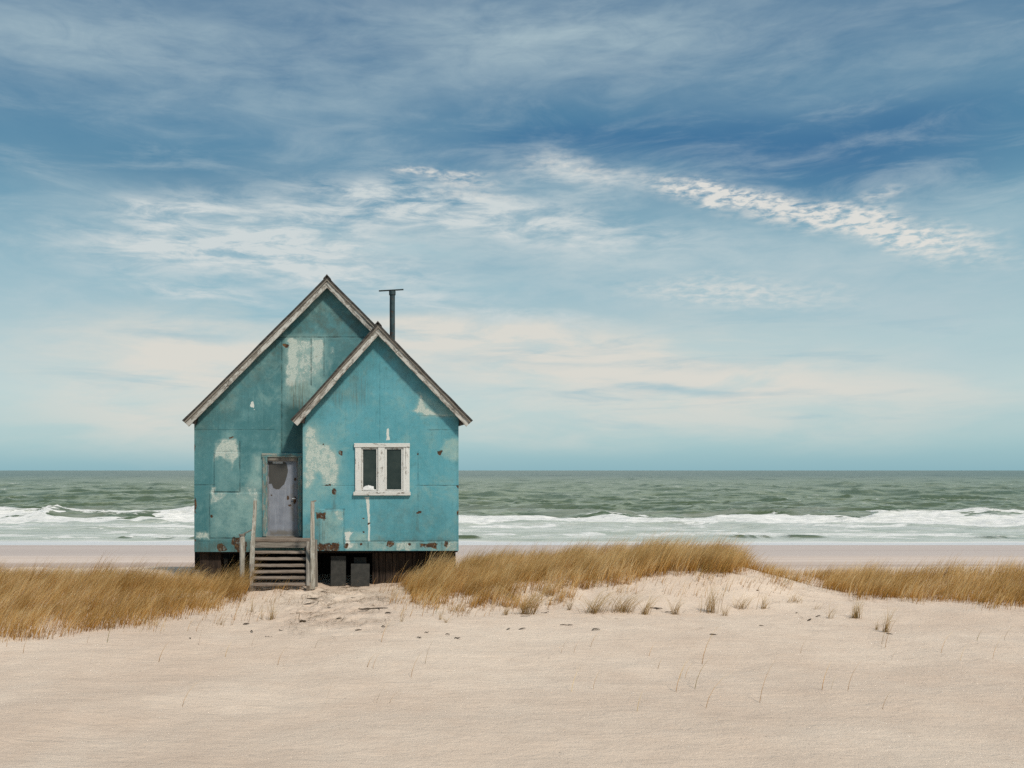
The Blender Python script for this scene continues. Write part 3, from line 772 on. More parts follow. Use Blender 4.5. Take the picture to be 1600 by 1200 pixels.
# stove pipe with its flat cap
bp, tp = at(613, 560, 2.2), at(613, 457, 2.2)
pipe = sweep('stovepipe', bp, tp, csec(.076, 20), M['pipe'], house, up=(0, 1, 0), wob=.002, smooth=True)
sweep('pipe_collar', at(613, 461, 2.2), at(613, 455, 2.2), csec(.095, 20), M['pipe'], pipe, up=(0, 1, 0), wob=0, seg=1)
c0, c1 = at(592, 454.6, 2.2), at(630.5, 452.4, 2.2)
sweep('pipe_cap', c0, c1, rsec(.13, .020, .006), M['pipe'], pipe, wob=.002)

# piers, crawl space boards
def pier(x0, x1, ytop, Y, mat, dpt=.4, rnd=False):
    a, b = at(x0, ytop, Y), at(x1, ytop, Y); m = (a + b) / 2; zb_ = g1(m.x, Y + dpt / 2) - .35
    if rnd: return sweep('pier', (m.x, Y, zb_), (m.x, Y, m.z), csec((b.x - a.x) / 2, 14), mat, house, up=(0, 1, 0), wob=.008, smooth=True)
    return sweep('pier', (m.x, Y + dpt / 2, zb_), (m.x, Y + dpt / 2, m.z), rsec(b.x - a.x, dpt, .012), mat, house, up=(0, 1, 0), wob=.01)
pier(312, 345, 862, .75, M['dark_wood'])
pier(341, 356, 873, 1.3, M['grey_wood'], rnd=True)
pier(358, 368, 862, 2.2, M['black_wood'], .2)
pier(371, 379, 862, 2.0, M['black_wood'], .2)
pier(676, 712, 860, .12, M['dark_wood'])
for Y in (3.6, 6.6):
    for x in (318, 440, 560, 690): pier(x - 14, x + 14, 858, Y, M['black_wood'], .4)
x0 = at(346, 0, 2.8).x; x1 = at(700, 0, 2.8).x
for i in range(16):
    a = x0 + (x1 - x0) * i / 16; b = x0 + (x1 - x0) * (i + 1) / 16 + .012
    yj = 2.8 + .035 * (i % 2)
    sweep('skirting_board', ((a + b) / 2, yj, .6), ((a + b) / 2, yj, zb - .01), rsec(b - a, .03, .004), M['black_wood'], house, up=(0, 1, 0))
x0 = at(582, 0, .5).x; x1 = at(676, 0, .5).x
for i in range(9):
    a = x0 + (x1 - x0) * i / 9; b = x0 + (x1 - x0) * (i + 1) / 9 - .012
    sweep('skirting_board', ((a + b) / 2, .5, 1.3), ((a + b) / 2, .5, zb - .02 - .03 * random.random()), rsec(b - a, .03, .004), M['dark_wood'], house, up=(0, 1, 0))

# ================================================================ STEPS
st = empty('wooden_steps', (at(440, 0, -1).x, -1.0, g1(at(440, 0, -1).x, -1.0)))
tag(st, 'weathered open wooden steps with grey posts leading up to the lilac door', 'steps')
box('landing', at(393, 846.5, -.34), at(486, 840.5, -.03), M['tread_wood'], st)
box('landing', Vector((at(396, 0, .2).x, -.025, at(0, 846, .2).z)), Vector((at(470.5, 0, .2).x, YM - .1, at(0, 840.6, .2).z)), M['tread_wood'], st)
box('riser_board', at(394, 856, -.33), at(485, 847.3, -.29), M['grey_wood'], st)
for i in range(6):
    Y = -.44 - .25 * i
    yy = 863.2 + 10.0 * i
    t = sweep('tread', at(397.5 - .3 * i + random.uniform(-.8, .8), yy + random.uniform(-.6, .6), Y), at(481 + random.uniform(-.8, .8), yy + random.uniform(-.6, .6), Y), rsec(.27, .058, .012), M['tread_wood'], st, wob=.006)
for (xa, xb_) in ((393.5, 393), (481, 481.5)):
    a = at(xa, 852, -.38); b = at(xb_, 921, -1.95); 
    sweep('stringer', a, b, rsec(.085, .24, .01), M['grey_wood'], st, wob=.006)
def post(name, p0, p1, r, mat, tap=1.0, rect=None):
    return sweep(name, p0, p1, rect or csec(r, 12), mat, st, up=(0, 1, 0), wob=.008, taper=tap, smooth=rect is None)
a = at(391.5, 921, -1.25); b = at(398.8, 782, -1.15)
post('newel_post', a, b, .05, M['pale_wood'], .7, rsec(.12, .09, .012))
a = at(488.6, 920, -1.25); b = at(488.0, 783, -1.2)
post('newel_post', a, b, .05, M['pale_wood'], .8, rsec(.115, .09, .012))
sweep('newel_cap', at(486, 784, -1.2), at(494, 782.5, -1.2), rsec(.07, .035, .006), M['grey_wood'], st)
post('side_board', at(493.4, 917, -1.0), at(493, 843, -.9), .05, M['grey_wood'], 1, rsec(.09, .07, .008))
pa, pb = at(378.5, 912, -.9), at(378.5, 836, -.9)
post('rail_post', Vector((pa.x, pa.y, g1(pa.x, pa.y) - .3)), pb, .068, M['pale_wood'])
sweep('post_cap', at(378.5, 837, -.9), at(378.5, 834.5, -.9), csec(.085, 14), M['grey_wood'], st, up=(0, 1, 0), wob=.002, seg=1)
sweep('rail', at(380, 834.5, -.9), at(395, 827, -1.15), rsec(.035, .03, .006), M['pale_wood'], st, wob=.003)
box('joist', Vector((at(400, 0, -.2).x, -.28, at(0, 905, -.2).z)), Vector((at(478, 0, -.2).x, -.18, at(0, 893, -.2).z)), M['black_wood'], st)

# ================================================================ BOARDS LEANING IN THE CRAWL SPACE
def leaning(x0, x1, y0, y1, Y, label, mat):
    a, b = at(x0, y1, Y), at(x1, y0, Y + .10)
    m = (a.x + b.x) / 2
    o = sweep('leaning_panel', (m, Y, a.z - .12), (m, Y + .12, b.z), rsec(b.x - a.x, .03, .004), mat, None, up=(0, 1, 0), wob=.004)
    tag(o, label, 'panel')
leaning(516.5, 540.5, 869, 914, .12, 'tall grey panel leaning under the bay, next to the steps', M['panel'])
leaning(548, 577.5, 881, 912, .10, 'short wide grey panel leaning under the bay, front one of two', M['panel'])
leaning(552.5, 572.5, 871, 910, .38, 'narrow grey panel showing above and behind the short wide one', M['panel'])

# ================================================================ GRASS
def blades(name, X, Y, H, lean, az, width, mat, seed, rnd=None, K=5):
    r = np.random.default_rng(seed)
    N = len(X); Z = ground(X, Y) - .03
    s = np.linspace(0, 1, K)[None, :]
    bend = lean[:, None]
    hor = H[:, None] * (bend * (.28 * s + .67 * s ** 2.0))
    ver = H[:, None] * (s - .33 * bend * s ** 2.4)
    cx = X[:, None] + np.cos(az)[:, None] * hor; cy = Y[:, None] + np.sin(az)[:, None] * hor; cz = Z[:, None] + ver
    wa = r.uniform(0, math.pi, N)
    w = width[:, None] * (1 - .86 * s ** 1.3) * .5
    wx, wy = np.cos(wa)[:, None] * w, np.sin(wa)[:, None] * w
    co = np.empty((N, K, 2, 3), np.float32)
    co[:, :, 0, 0] = cx - wx; co[:, :, 1, 0] = cx + wx
    co[:, :, 0, 1] = cy - wy; co[:, :, 1, 1] = cy + wy
    co[:, :, 0, 2] = cz; co[:, :, 1, 2] = cz
    b = np.arange(N, dtype=np.int64)[:, None] * (2 * K) + np.arange(K - 1)[None, :] * 2
    q = np.stack([b, b + 1, b + 3, b + 2], -1).reshape(-1, 4)
    t = np.broadcast_to(s[:, :, None], (N, K, 2)); rr = r.uniform(0, 1, N) if rnd is None else rnd
    rr = np.broadcast_to(rr[:, None, None], (N, K, 2))
    r2 = np.broadcast_to(np.clip(r.uniform(0, 1, N) * .7 + .45 * fbm(X / .6, Y / .6, 77, 3) - .05, 0, 1)[:, None, None], (N, K, 2))
    return np_mesh(name, co.reshape(-1, 3), q, {'t': t.reshape(-1), 'rnd': rr.reshape(-1), 'rnd2': r2.reshape(-1)}, False)

def project(X, Y):
    Z = ground(X, Y); D = Y - CY
    return X * F / D + VX, VY + F * (HC - Z) / D

def bank(name, label, xr_, yr_, n, dens, hgt, seed, lean0=.50):
    r = np.random.default_rng(seed)
    X = r.uniform(*xr_, n); Y = r.uniform(*yr_, n)
    px, py = project(X, Y)
    k = r.uniform(0, 1, n) < dens(px, py, X, Y)
    X, Y, px, py = X[k], Y[k], px[k], py[k]; n = len(X)
    H = hgt(px, py, X, Y) * np.where(r.uniform(0, 1, n) < .12, r.uniform(1.1, 1.55, n), r.uniform(.55, 1.1, n)) * (.45 + 1.1 * fbm(X / .55, Y / .55, seed, 3))
    lean = np.clip(lean0 + .30 * (fbm(X / 1.1, Y / 1.1, seed + 3, 3) - .5) + r.normal(0, .12, n), .05, 1.2)
    az = .05 + r.normal(0, .30, n) + .8 * (fbm(X / 1.3, Y / 1.3, seed + 9, 2) - .5)
    wd = r.uniform(.005, .0105, n)
    clump = fbm(X / .22, Y / .22, seed + 5, 3)
    rnd = np.clip(r.uniform(0, 1, n) * .75 + (clump - .42) * 1.2 + 1.0 * (fbm(X / 1.4, Y / .9, seed + 6, 3) - .5), 0, 1)
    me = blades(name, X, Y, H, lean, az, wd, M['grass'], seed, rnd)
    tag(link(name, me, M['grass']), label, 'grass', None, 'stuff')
    print(name, n)

def pmask(px, py, pts, soft): return np.clip(.5 + sdpoly(px, py, pts) / soft, 0, 1)
LEFT = [(-500, 900), (150, 905), (300, 909), (350, 905), (392, 896), (392, 912), (386, 928), (365, 941), (335, 955), (290, 966), (207, 979), (100, 992), (-60, 1010), (-300, 1030), (-500, 1030)]
def dens_left(px, py, X, Y):
    m = pmask(px + 22 * (fbm(X / .9, Y / .9, 91) - .5), py + 30 * (fbm(X / .5, Y / .5, 92, 5) - .5), LEFT, 13) ** 1.3
    th = 1 - .75 * pmask(px, py, [(225, 935), (330, 926), (330, 933), (240, 943)], 5)
    return m * th * (.55 + .45 * sst(.3, .55, fbm(X / .5, Y / .5, 93))) * (Y < 2.3)
bank('dune_grass', 'dense ochre dune grass bank left of the steps', (-13.5, -3.2), (-9, 2.4), 85000, dens_left,
     lambda px, py, X, Y: .50 - .14 * sst(945, 985, py) + .16 * sst(345, 380, px) - .10 * np.exp(-((px - 322) / 22) ** 2), 201)

MID = [(617, 911), (660, 890), (712, 878), (1130, 868), (1172, 888), (1150, 896), (1085, 898), (1040, 901), (1000, 906), (955, 916), (925, 921), (893, 921), (886, 911), (858, 909),
       (820, 914), (770, 921), (728, 929), (690, 931), (650, 925), (628, 918)]
def dens_mid(px, py, X, Y):
    m = pmask(px + 20 * (fbm(X / .8, Y / .8, 94) - .5), py + 26 * (fbm(X / .5, Y / .5, 95, 5) - .5), MID, 13) ** 1.3
    fr = 1 - .6 * sst(640, 600, px)
    hole = 1 - .8 * pmask(px, py, [(862, 898), (886, 893), (890, 905), (868, 908)], 8)
    under = ~((px < 716) & (Y > .05))
    return m * fr * hole * under * (1 - .75 * sst(1120, 1175, px)) * (.5 + .5 * sst(.3, .55, fbm(X / .5, Y / .5, 96))) * (Y < 2.6)
bank('dune_grass', 'dense ochre dune grass bank between the house and the bright sand lobe', (-.8, 10.2), (-5.5, 2.6), 115000, dens_mid,
     lambda px, py, X, Y: .50 + .08 * sst(900, 1000, px) + (.26 * sst(730, 660, px)) - .10 * sst(900, 930, py), 202)

RIGHT = [(1178, 905), (1215, 889), (1260, 896), (1300, 902), (1400, 905), (1700, 894), (1900, 900), (1900, 952), (1600, 950), (1470, 940), (1400, 934), (1350, 929), (1310, 922), (1280, 912), (1240, 906), (1210, 903)]
def dens_right(px, py, X, Y):
    m = pmask(px + 20 * (fbm(X / .8, Y / .8, 97) - .5), py + 22 * (fbm(X / .5, Y / .5, 98, 5) - .5), RIGHT, 12) ** 1.2
    return m * (.30 + .7 * sst(1235, 1300, px)) * (1 - .35 * sst(1330, 1450, px)) * (.5 + .5 * sst(.3, .55, fbm(X / .5, Y / .5, 99))) * (Y < 2.6)
bank('dune_grass', 'ochre dune grass bank at the far right, beyond the bare rooty hollow', (8.5, 20), (-5.5, 2.6), 75000, dens_right,
     lambda px, py, X, Y: .34 + .16 * sst(1250, 1370, px), 203)

# sparse shoots along the edges of the banks and over the sand front
SP = [([(590, 915), (640, 912), (690, 930), (760, 926), (880, 915), (905, 935), (880, 950), (780, 962), (690, 968), (620, 962), (600, 935)], .055),
      ([(640, 925), (700, 930), (800, 918), (885, 912), (895, 938), (800, 956), (700, 955), (640, 945)], .62),
      ([(1140, 878), (1190, 885), (1260, 905), (1240, 918), (1180, 912), (1120, 900), (1060, 905), (1060, 897)], .16),
      ([(940, 905), (1180, 895), (1260, 915), (1240, 935), (950, 935)], .045),
      ([(207, 978), (300, 965), (390, 930), (440, 905), (500, 912), (470, 935), (400, 975), (330, 985), (207, 995)], .022),
      ([(390, 905), (440, 912), (455, 925), (400, 938), (385, 925)], .07),
      ([(496, 880), (620, 880), (620, 915), (496, 915)], .02),
      ([(-300, 1000), (1700, 1000), (1700, 1110), (-300, 1110)], .0012)]
def dens_sparse(px, py, X, Y):
    m = 0
    for pts, a in SP: m = np.maximum(m, a * pmask(px, py, pts, 8))
    cl_ = sst(.5, .7, fbm(X / .35, Y / .35, 111, 3)) * 2.4 + .12
    return m * cl_ * (Y < .9)
bank('sparse_grass', 'thin scattered straw shoots sprouting from the open sand below the grass', (-9, 13), (-14, .9), 300000, dens_sparse,
     lambda px, py, X, Y: .32 + .12 * (Y < -6) + .24 * np.exp(-((px - 780) / 120) ** 2 - ((py - 932) / 20) ** 2) + .12 * np.exp(-((px - 1160) / 60) ** 2 - ((py - 893) / 14) ** 2), 204, .5)

# fallen straw and rootlets lying on the sand: short blades lying almost flat
def litter():
    r = np.random.default_rng(300); n = 52000
    X = r.uniform(-8, 16, n); Y = r.uniform(-9, .6, n); px, py = project(X, Y)
    L = [([(430, 910), (600, 905), (625, 930), (610, 985), (500, 1000), (450, 990), (440, 940)], .42), ([(1180, 897), (1260, 908), (1390, 922), (1420, 938), (1330, 940), (1250, 925), (1190, 918)], .34),
         ([(640, 930), (880, 915), (900, 940), (760, 955), (650, 945)], .16), ([(1040, 897), (1190, 893), (1200, 915), (1080, 915)], .14), ([(207, 975), (400, 930), (430, 960), (260, 1000)], .05), ([(880, 925), (1250, 920), (1400, 960), (1390, 985), (900, 975)], .02)]
    m = 0
    for pts, a in L: m = np.maximum(m, a * pmask(px, py, pts, 14))
    k = r.uniform(0, 1, n) < m * sst(.38, .62, fbm(X / .5, Y / .5, 120, 3)) * 1.5
    X, Y = X[k], Y[k]; n = len(X)
    print('litter', n)
    me = blades('straw_litter', X, Y, r.uniform(.06, .26, n), r.uniform(1.0, 1.2, n) * 1.9, r.normal(.1, 1.0, n) + np.pi * (r.uniform(0, 1, n) < .4), r.uniform(.005, .012, n), M['grass'], 301, r.uniform(.3, .75, n))
    # keep it down on the sand
    co = np.empty(len(me.vertices) * 3, np.float32); me.vertices.foreach_get('co', co); co = co.reshape(-1, 3)
    co[:, 2] = ground(co[:, 0], co[:, 1]) + .022 + .014 * np.repeat(r.uniform(0, 1, n), 10)
    me.vertices.foreach_set('co', co.ravel()); me.update()
    tag(link('straw_litter', me, M['straw']), 'dark fallen straw and rootlets strewn over the sand', 'litter', None, 'stuff')
litter()

# single tufts one can point at: (sighting of the root, height, spread, blades, label)
def on_ground(px, py):
    Y = -4.0
    lo, hi = -15.0, 1.2
    ys = np.linspace(lo, hi, 1500); d = (ys - CY) / F
    xs = (px - VX) * d; z = ground(xs, ys); pr = VY + (HC - z) / d
    j = int(np.argmin(np.abs(pr - py)))
    return float(xs[j]), float(ys[j]), float(z[j])
TUFTS = [
 (822, 960, 46, 16, 60, 1.0, 'tall leaning tuft left of the middle, bent far over to the right'),
 (790, 961, 20, 5, 14, .5, 'small upright tuft just left of the tall leaning tuft'),
 (890, 953, 22, 4, 14, .5, 'small thin tuft below the bright notch in the grass bank'),
 (929, 958, 34, 18, 60, .95, 'wide leaning tuft, left one of a pair below the sand lobe'),
 (970, 956, 32, 22, 70, .95, 'wide leaning tuft, right one of a pair below the sand lobe'),
 (627, 971, 17, 3, 6, .3, 'lone few-bladed tuft at the right edge of the path'),
 (697, 973, 14, 4, 7, .7, 'low tuft on flat sand in front of the middle grass bank'),
 (687, 968, 16, 2, 5, .2, 'single straight stalk tuft in front of the middle grass bank'),
 (1006, 960, 30, 8, 26, .7, 'dark stemmed tuft beside a curled dead leaf'),
 (1055, 960, 28, 10, 24, .5, 'dark forked tuft right of the curled dead leaf'),
 (1110, 957, 40, 16, 46, .25, 'tall fan shaped tuft at the foot of the sand lobe'),
 (1131, 962, 20, 5, 14, .4, 'short tuft close to the right of the fan shaped tuft'),
 (1160, 951, 22, 16, 30, .6, 'broad low tuft right of the fan shaped tuft'),
 (1193, 951, 20, 7, 14, .4, 'small narrow tuft between the broad low tuft and the rooty one'),
 (1243, 941, 14, 14, 22, .9, 'matted rooty tuft under the bare hollow'),
 (1277, 952, 14, 6, 8, .5, 'tiny tuft right of the matted rooty tuft'),
 (1296, 966, 22, 8, 10, .5, 'thin tuft of crossing stalks on the right flat sand'),
 (1337, 966, 26, 9, 40, .3, 'bushy upright tuft on the right flat sand'),
 (1370, 984, 18, 4, 7, .4, 'low few-bladed tuft, in front of the right grass bank'),
 (1384, 988, 36, 9, 20, .3, 'tall spread tuft nearest the camera at the far right'),
 (394, 956, 28, 2, 6, .1, 'dark straight stalks left of the path, leftmost of three'),
 (409, 968, 32, 2, 6, .1, 'dark straight stalks left of the path, tallest of three'),
 (424, 968, 26, 8, 20, .25, 'loose tuft left of the path, rightmost of three'),
 (342, 976, 14, 6, 6, 1.0, 'sprawling bent stalk tuft below the left grass bank'),
]
for i, (px, py, h, sp, nb, ln, lab) in enumerate(TUFTS):
    x, y, z = on_ground(px, py); r = np.random.default_rng(500 + i)
    s = (y - CY) / F
    nb = int(nb * 1.9); dx = r.normal(0, sp * s * .42, nb); dy = r.normal(0, sp * s * .25, nb)
    Hh = 1.22 * h * s * r.uniform(.45, 1.12, nb) * (1 + .35 * min(1, ln))
    le = np.clip(ln + r.normal(0, .22, nb), -.3, 1.3); az = r.normal(0, .5, nb) + np.where(r.uniform(0, 1, nb) < .16, math.pi, 0)
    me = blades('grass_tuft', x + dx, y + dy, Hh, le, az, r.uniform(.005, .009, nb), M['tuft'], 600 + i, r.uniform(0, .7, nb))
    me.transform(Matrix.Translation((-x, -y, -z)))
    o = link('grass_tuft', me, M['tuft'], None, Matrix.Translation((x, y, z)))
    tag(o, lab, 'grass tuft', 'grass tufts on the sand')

# ================================================================ DRIFTWOOD SCRAPS
def scrap_mesh(seed, L, w, bent=.2, fork=False):
    r = random.Random(seed); vs, fs = [], []
    def limb(p, ang, L, w):
        n, k = 7, 6; base = len(vs); q = list(p)
        for i in range(n + 1):
            f = i / n; rad = w * (.35 + .65 * math.sin(math.pi * min(.96, f * .9 + .12)))
            for j in range(k):
                a = 2 * math.pi * j / k
                vs.append((q[0] - math.sin(ang) * rad * math.cos(a), q[1] + math.cos(ang) * rad * math.cos(a), q[2] + rad * .7 * math.sin(a)))
            ang += r.uniform(-bent, bent); st_ = L / n
            q = [q[0] + math.cos(ang) * st_, q[1] + math.sin(ang) * st_, q[2] + r.uniform(-.01, .012)]
            if fork and i == 3: br.append((tuple(q), ang + r.choice((-.8, .8))))
        for i in range(n):
            for j in range(k): fs.append((base + i * k + j, base + i * k + (j + 1) % k, base + (i + 1) * k + (j + 1) % k, base + (i + 1) * k + j))
        fs.append(tuple(base + j for j in reversed(range(k)))); fs.append(tuple(base + n * k + j for j in range(k)))
    br = []
    limb((-L / 2, 0, 0), 0, L, w)
    for (p, a) in list(br):
        fork = False; limb(p, a, L * .4, w * .6)
    return poly_mesh('driftwood', vs, fs, True)
BIG = [(583, 952, 46, 4.2, -.12, 'largest dark driftwood piece lying across the right of the path'),
       (489, 936, 20, 2.6, .15, 'dark curved twig on the upper path below the steps'),
       (480, 946, 24, 2.0, 0, 'long thin twig in the middle of the path'),
       (539, 933, 36, 1.6, -.1, 'long pale twig crossing the upper path'),
       (549, 918, 30, 1.6, 0, 'dark twig at the foot of the leaning panels'),
       (581, 913, 18, 1.5, -.1, 'short twig right of the leaning panels'),
       (607, 959, 12, 3.0, .4, 'stubby dark scrap at the right end of the largest driftwood piece'),
       (474, 972, 11, 5.5, .3, 'dark knotted clump low on the path'),
       (385, 976, 10, 3.2, -.2, 'dark scrap on bare sand left of the path'),
       (852, 958, 13, 2.2, .1, 'dark curled scrap right of the tall leaning tuft'),
       (821, 963, 16, 1.7, -.1, 'thin twig at the root of the tall leaning tuft'),
       (866, 938, 18, 1.8, .05, 'thin twig on the sand above the tall leaning tuft'),
       (884, 976, 20, 1.8, -.35, 'forked twig on flat sand below the leaning tuft pair'),
       (1026, 951, 20, 3.4, .4, 'dead curled leaf stem between two dark tufts'),
       (1042, 957, 17, 2.6, .3, 'dark twig touching the dark forked tuft'),
       (1186, 922, 14, 2.6, -.7, 'dark twig sticking out under the bare hollow'),
       (1340, 930, 40, 1.6, .05, 'long root lying along the edge of the right grass bank'),
       (960, 966, 14, 1.4, .2, 'thin twig right of the leaning tuft pair')]
for i, (px, py, L, w, rot, lab) in enumerate(BIG):
    x, y, z = on_ground(px, py); s = (y - CY) / F
    o = link('driftwood', scrap_mesh(700 + i, L * s, w * s * .5, .25, L > 17), M['twig'], None, Matrix.Translation((x, y, z + w * s * .25)) @ Matrix.Rotation(-rot, 4, 'Z'))
    tag(o, lab, 'driftwood')
SMALL = [(298, 998), (667, 989), (656, 997), (715, 998), (795, 984), (816, 984), (1279, 964), (1266, 970), (1245, 958), (1190, 978), (1115, 992), (1390, 991), (560, 985), (530, 967), (515, 950), (505, 925), (555, 940), (595, 938), (440, 985), (420, 995), (930, 985), (700, 992), (395, 988), (600, 980)]
src = None
for i, (px, py) in enumerate(SMALL):
    x, y, z = on_ground(px, py); s = (y - CY) / F
    if i % 4 == 0: protos = [scrap_mesh(800 + i + k, .12, .014, .35) for k in range(1)]
    if src is None:
        o = src = link('driftwood_scrap', protos[0], M['twig'])
    else:
        o = src.copy(); COL.objects.link(o)
        if i % 4 == 0: protos[0].materials.append(M['twig'])
        o.data = protos[0]
    f = random.uniform(.6, 1.25)
    o.matrix_basis = Matrix.Translation((x, y, z + .008)) @ Matrix.Rotation(random.uniform(-.7, .7), 4, 'Z') @ Matrix.Scale(f, 4)
    tag(o, 'tiny dark scrap of driftwood lying loose on the open sand', 'driftwood', 'tiny driftwood scraps on the sand')

# ================================================================ SKY
SUN_EL, SUN_AZ = 48.0, 150.0      # azimuth clockwise from +Y (out to sea); 150 = behind the viewer, to the right
world = bpy.data.worlds.new('World'); SC.world = world; world.use_nodes = True
world.cycles.sampling_method = 'NONE'; world.node_tree.nodes.clear(); g = G(world.node_tree)
wout = g.n('ShaderNodeOutputWorld')
dirv = g.n('ShaderNodeTexCoord').outputs['Generated']
dn_ = g.n('ShaderNodeVectorMath', {0: dirv}, operation='NORMALIZE').outputs[0]
sx = g.n('ShaderNodeSeparateXYZ', {0: dn_})
DEG = 57.29578
az_ = g.m('MULTIPLY', g.m('ARCTAN2', sx.outputs[0], sx.outputs[1]), DEG)
el_ = g.m('MULTIPLY', g.m('ARCSINE', sx.outputs[2]), DEG)
# turbulence that ragges everything
base = g.n('ShaderNodeCombineXYZ', {0: az_, 1: el_, 2: 0.0}).outputs[0]
wn1 = g.n('ShaderNodeTexNoise', {'Vector': g.scl(base, (.10, .28, 1)), 'Scale': 1., 'Detail': 5., 'Roughness': .55}).outputs[1]
wv = g.scl(g.add(wn1, (-.5, -.5, -.5)), (7.0, 2.6, 0))
vec = g.n('ShaderNodeVectorMath', {0: base, 1: wv}, operation='ADD').outputs[0]
def skyc(px, py):
    a = math.atan((px - VX) / F); e = math.atan((VY - py) / F * math.cos(a)); return a * DEG, e * DEG
def blob(px, py, sxp, syp, rot, amp):
    a, e = skyc(px, py); k = DEG / F
    mp = g.n('ShaderNodeMapping', {'Vector': vec, 'Location': (a, e, 0), 'Rotation': (0, 0, R(-rot)), 'Scale': (sxp * k, syp * k, 1)}, vector_type='TEXTURE').outputs[0]
    ln = g.n('ShaderNodeVectorMath', {0: mp}, operation='LENGTH').outputs['Value']
    return g.rng(ln, 0, 1.75, amp, 0)
def total(lst):
    t = None
    for b in lst:
        v = blob(*b); t = v if t is None else g.m('ADD', t, v)
    return t
elf = g.m('DIVIDE', el_, 90.0)
grad = g.ramp(elf, [(0.0, (.27, .49, .56)), (.018, (.36, .575, .615)), (.05, (.51, .66, .665)), (.085, (.44, .61, .635)), (.13, (.235, .45, .54)), (.175, (.125, .31, .43)),
                    (.215, (.080, .235, .37)), (.26, (.060, .185, .325)), (.31, (.060, .165, .30)), (.40, (.12, .22, .34)), (.6, (.46, .53, .60)), (1.0, (.56, .61, .66))])
nish = g.n('ShaderNodeTexSky', sky_type='NISHITA', sun_disc=False, sun_elevation=R(SUN_EL), sun_rotation=R(SUN_AZ), altitude=0, air_density=1.0, dust_density=1.0, ozone_density=1.0).outputs[0]
sky = g.mixc(.14, grad, g.mixc(1.0, nish, (.09, .09, .09), 'MULTIPLY'))
# deeper blue to the upper right, greyer to the upper left
deep = total([(1290, 235, 260, 60, 6, .60), (860, 232, 220, 24, 0, .30)])
sky = g.mixc(deep, sky, (.026, .115, .285))
sky = g.mixc(total([(300, 275, 220, 40, 0, .45)]), sky, (.105, .225, .345))
sky = g.mixc(g.m('MULTIPLY', g.m('MULTIPLY', g.rng(el_, 2, 7), g.rng(el_, 24, 15, .45, 1)), g.rng(g.noise(g.n('ShaderNodeMapping', {'Vector': base, 'Rotation': (0, 0, R(4)), 'Scale': (.13, .50, 1)}).outputs[0], 1, 9, .64, .6), .42, .74, 0, .36)), sky, (.56, .64, .66))
# broad thin veils
veil = total([(1180, 420, 320, 60, 0, .50), (800, 400, 440, 75, 5, .85), (420, 390, 300, 60, 6, .40), (950, 290, 200, 30, 8, .30), (1380, 500, 160, 90, 0, .35), (560, 240, 180, 26, -6, .22), (420, 130, 460, 60, -4, .55), (1150, 90, 420, 60, 6, .5), (150, 40, 300, 50, -6, .5), (800, 30, 400, 40, 3, .4), (60, 420, 200, 120, 0, .5), (1520, 430, 160, 100, 0, .5)])
fib0 = g.noise(g.n('ShaderNodeMapping', {'Vector': base, 'Rotation': (0, 0, R(5)), 'Scale': (.26, .72, 1)}).outputs[0], 1, 9, .64, .8)
vn = g.noise(g.scl(base, (.07, .34, 1)), 1, 6, .6, .3)
sky = g.mixc(g.m('MULTIPLY', veil, g.m('ADD', g.rng(vn, .25, .75, .35, 1.0), g.m('MULTIPLY', g.m('SUBTRACT', fib0, .5), .9))), sky, (.45, .57, .61))
# warm bank low over the sea
cream = total([(850, 552, 340, 54, 3, 1.1), (1160, 590, 300, 34, 5, .60), (300, 550, 230, 58, 0, 1.0), (1010, 650, 460, 40, 0, .65), (280, 650, 240, 50, 0, .75), (700, 515, 140, 22, 0, .6)])
cn = g.noise(g.scl(base, (.12, .50, 1)), 1, 8, .62, .4)
cream = g.m('MULTIPLY', cream, g.rng(cn, .30, .62, .35, 1.1))
sky = g.mixc(g.m('MINIMUM', cream, .95), sky, (.71, .69, .63))
# blue-grey gaps inside the bank
gap = g.m('MULTIPLY', total([(950, 555, 260, 14, 3, .6), (1100, 608, 300, 9, 2, .6), (880, 610, 160, 12, 0, .4), (260, 515, 110, 10, 0, .7), (400, 480, 130, 20, 4, 1.1), (300, 440, 110, 12, 2, .6), (520, 372, 110, 14, 8, .9), (760, 455, 160, 16, 6, .5), (640, 395, 120, 16, 10, .5)]), g.rng(g.noise(g.scl(base, (.09, .7, 1)), 1, 6, .6), .42, .66))
gap = g.m('ADD', gap, g.m('MULTIPLY', total([(1000, 520, 420, 60, 3, .7), (1050, 640, 420, 40, 0, .55), (300, 610, 220, 40, 0, .5)]), g.rng(g.noise(g.n('ShaderNodeMapping', {'Vector': base, 'Location': (3, 7, 0), 'Rotation': (0, 0, R(3)), 'Scale': (.10, .85, 1)}).outputs[0], 1, 8, .62, .5), .50, .72)))
sky = g.mixc(g.m('MINIMUM', gap, .9), sky, (.31, .50, .575))
# cirrus: streaky fibres and, on the left and far right, small ripples
fib = g.noise(g.n('ShaderNodeMapping', {'Vector': base, 'Rotation': (0, 0, R(8)), 'Scale': (.26, 1.15, 1)}).outputs[0], 1, 10, .66, .4)
cir = total([(262, 325, 75, 16, 0, .9), (440, 345, 190, 38, 4, 1.1), (330, 395, 200, 38, 3, 1.15), (520, 410, 170, 34, 10, .7), (700, 318, 180, 36, 4, 1.05), (850, 360, 230, 36, 6, 1.0),
             (900, 275, 100, 20, 9, .85), (330, 458, 110, 14, 5, .95), (860, 494, 130, 12, 5, .8), (690, 470, 110, 22, 3, .6), (560, 300, 90, 12, 0, .4)])
cv = g.m('MULTIPLY', cir, g.rng(fib, .33, .70))
rip = g.noise(g.n('ShaderNodeMapping', {'Vector': vec, 'Rotation': (0, 0, R(-32)), 'Scale': (.55, 2.6, 1)}).outputs[0], 1, 3, .55, .4)
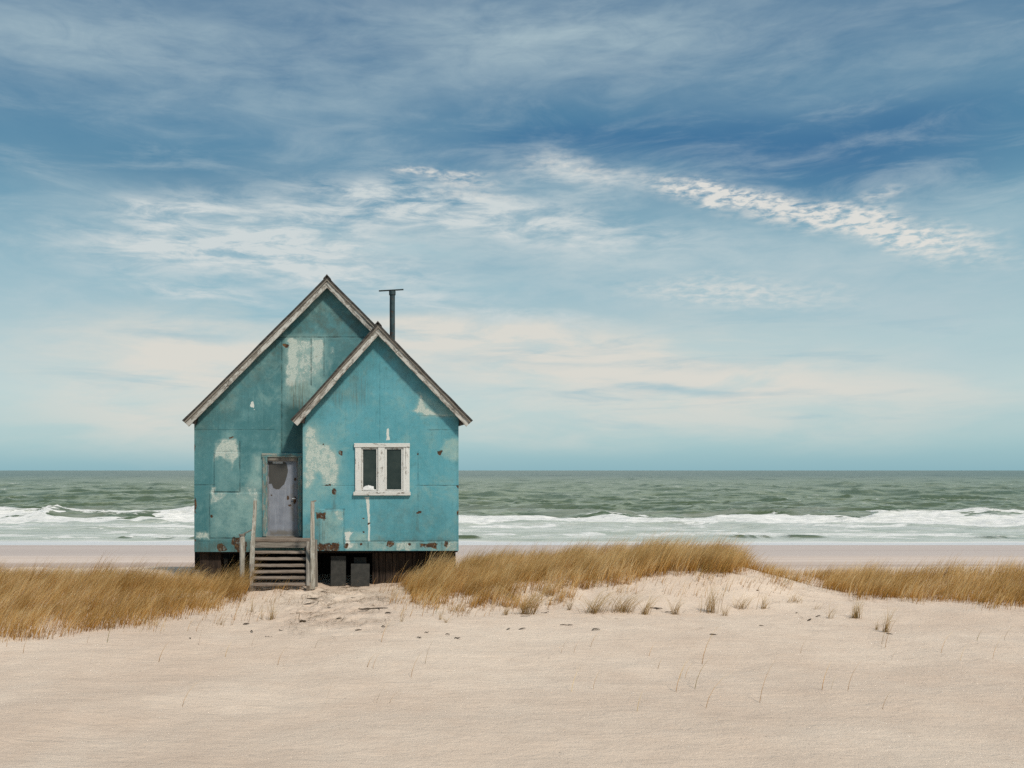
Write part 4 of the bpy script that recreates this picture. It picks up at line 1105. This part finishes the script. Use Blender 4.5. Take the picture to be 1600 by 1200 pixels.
rp = g.m('MULTIPLY', total([(480, 410, 190, 34, 8, .85), (300, 380, 150, 30, 0, .5), (880, 380, 200, 30, 0, .35)]), g.rng(rip, .40, .66))
cv = g.m('ADD', g.m('MULTIPLY', cv, .95), g.m('MULTIPLY', rp, .55))
sky = g.mixc(g.m('MINIMUM', cv, .9), sky, (.64, .69, .69))
puf = g.noise(g.n('ShaderNodeMapping', {'Vector': base, 'Rotation': (0, 0, R(14)), 'Scale': (1.15, 3.4, 1)}).outputs[0], 1, 7, .58, .25)
pf = g.m('MULTIPLY', total([(1250, 325, 150, 20, 14, 1.15), (1350, 350, 90, 18, 14, 1.0), (1450, 378, 100, 18, 14, 1.0), (1180, 310, 70, 14, 12, .7), (1085, 295, 75, 15, 12, 1.05), (690, 274, 80, 9, 6, .95), (745, 300, 70, 7, 4, .6), (900, 268, 70, 14, 8, .7), (1150, 458, 130, 20, 8, .75),
                            (1120, 322, 12, 5, 0, 1), (640, 266, 16, 4, 0, .8), (1370, 300, 30, 8, 0, .8), (735, 265, 30, 4, 0, .8)]), g.rng(puf, .30, .74))
sky = g.mixc(g.m('MINIMUM', pf, .95), sky, (.74, .73, .69))
bg = g.n('ShaderNodeBackground', {0: sky, 1: 1.0})
g.t.links.new(bg.outputs[0], wout.inputs[0])

sun = bpy.data.lights.new('sun', 'SUN'); sun.energy = 3.0; sun.angle = R(6); sun.color = (1.0, .935, .83)
so = bpy.data.objects.new('sun', sun); COL.objects.link(so)
a, e = R(SUN_AZ), R(SUN_EL)
to_sun = Vector((math.sin(a) * math.cos(e), math.cos(a) * math.cos(e), math.sin(e)))
so.rotation_euler = to_sun.to_track_quat('Z', 'Y').to_euler(); so.location = to_sun * 60

# ================================================================ CAMERA
cam = bpy.data.cameras.new('camera'); co_ = bpy.data.objects.new('camera', cam); COL.objects.link(co_)
co_.location = (0, CY, HC); co_.rotation_euler = (R(90), 0, 0)
cam.sensor_width = 36; cam.lens = 36 * F / 1600
cam.shift_x = (800 - VX) / 1600; cam.shift_y = (VY - 600) / 1600
cam.clip_start = .1; cam.clip_end = 100000
SC.camera = co_
SC.cycles.use_denoising = False; SC.cycles.max_bounces = 5; SC.cycles.diffuse_bounces = 3; SC.cycles.glossy_bounces = 2; SC.cycles.transmission_bounces = 3
SC.view_settings.view_transform = 'Standard'; SC.view_settings.look = 'None'; SC.view_settings.exposure = 0; SC.view_settings.gamma = 1
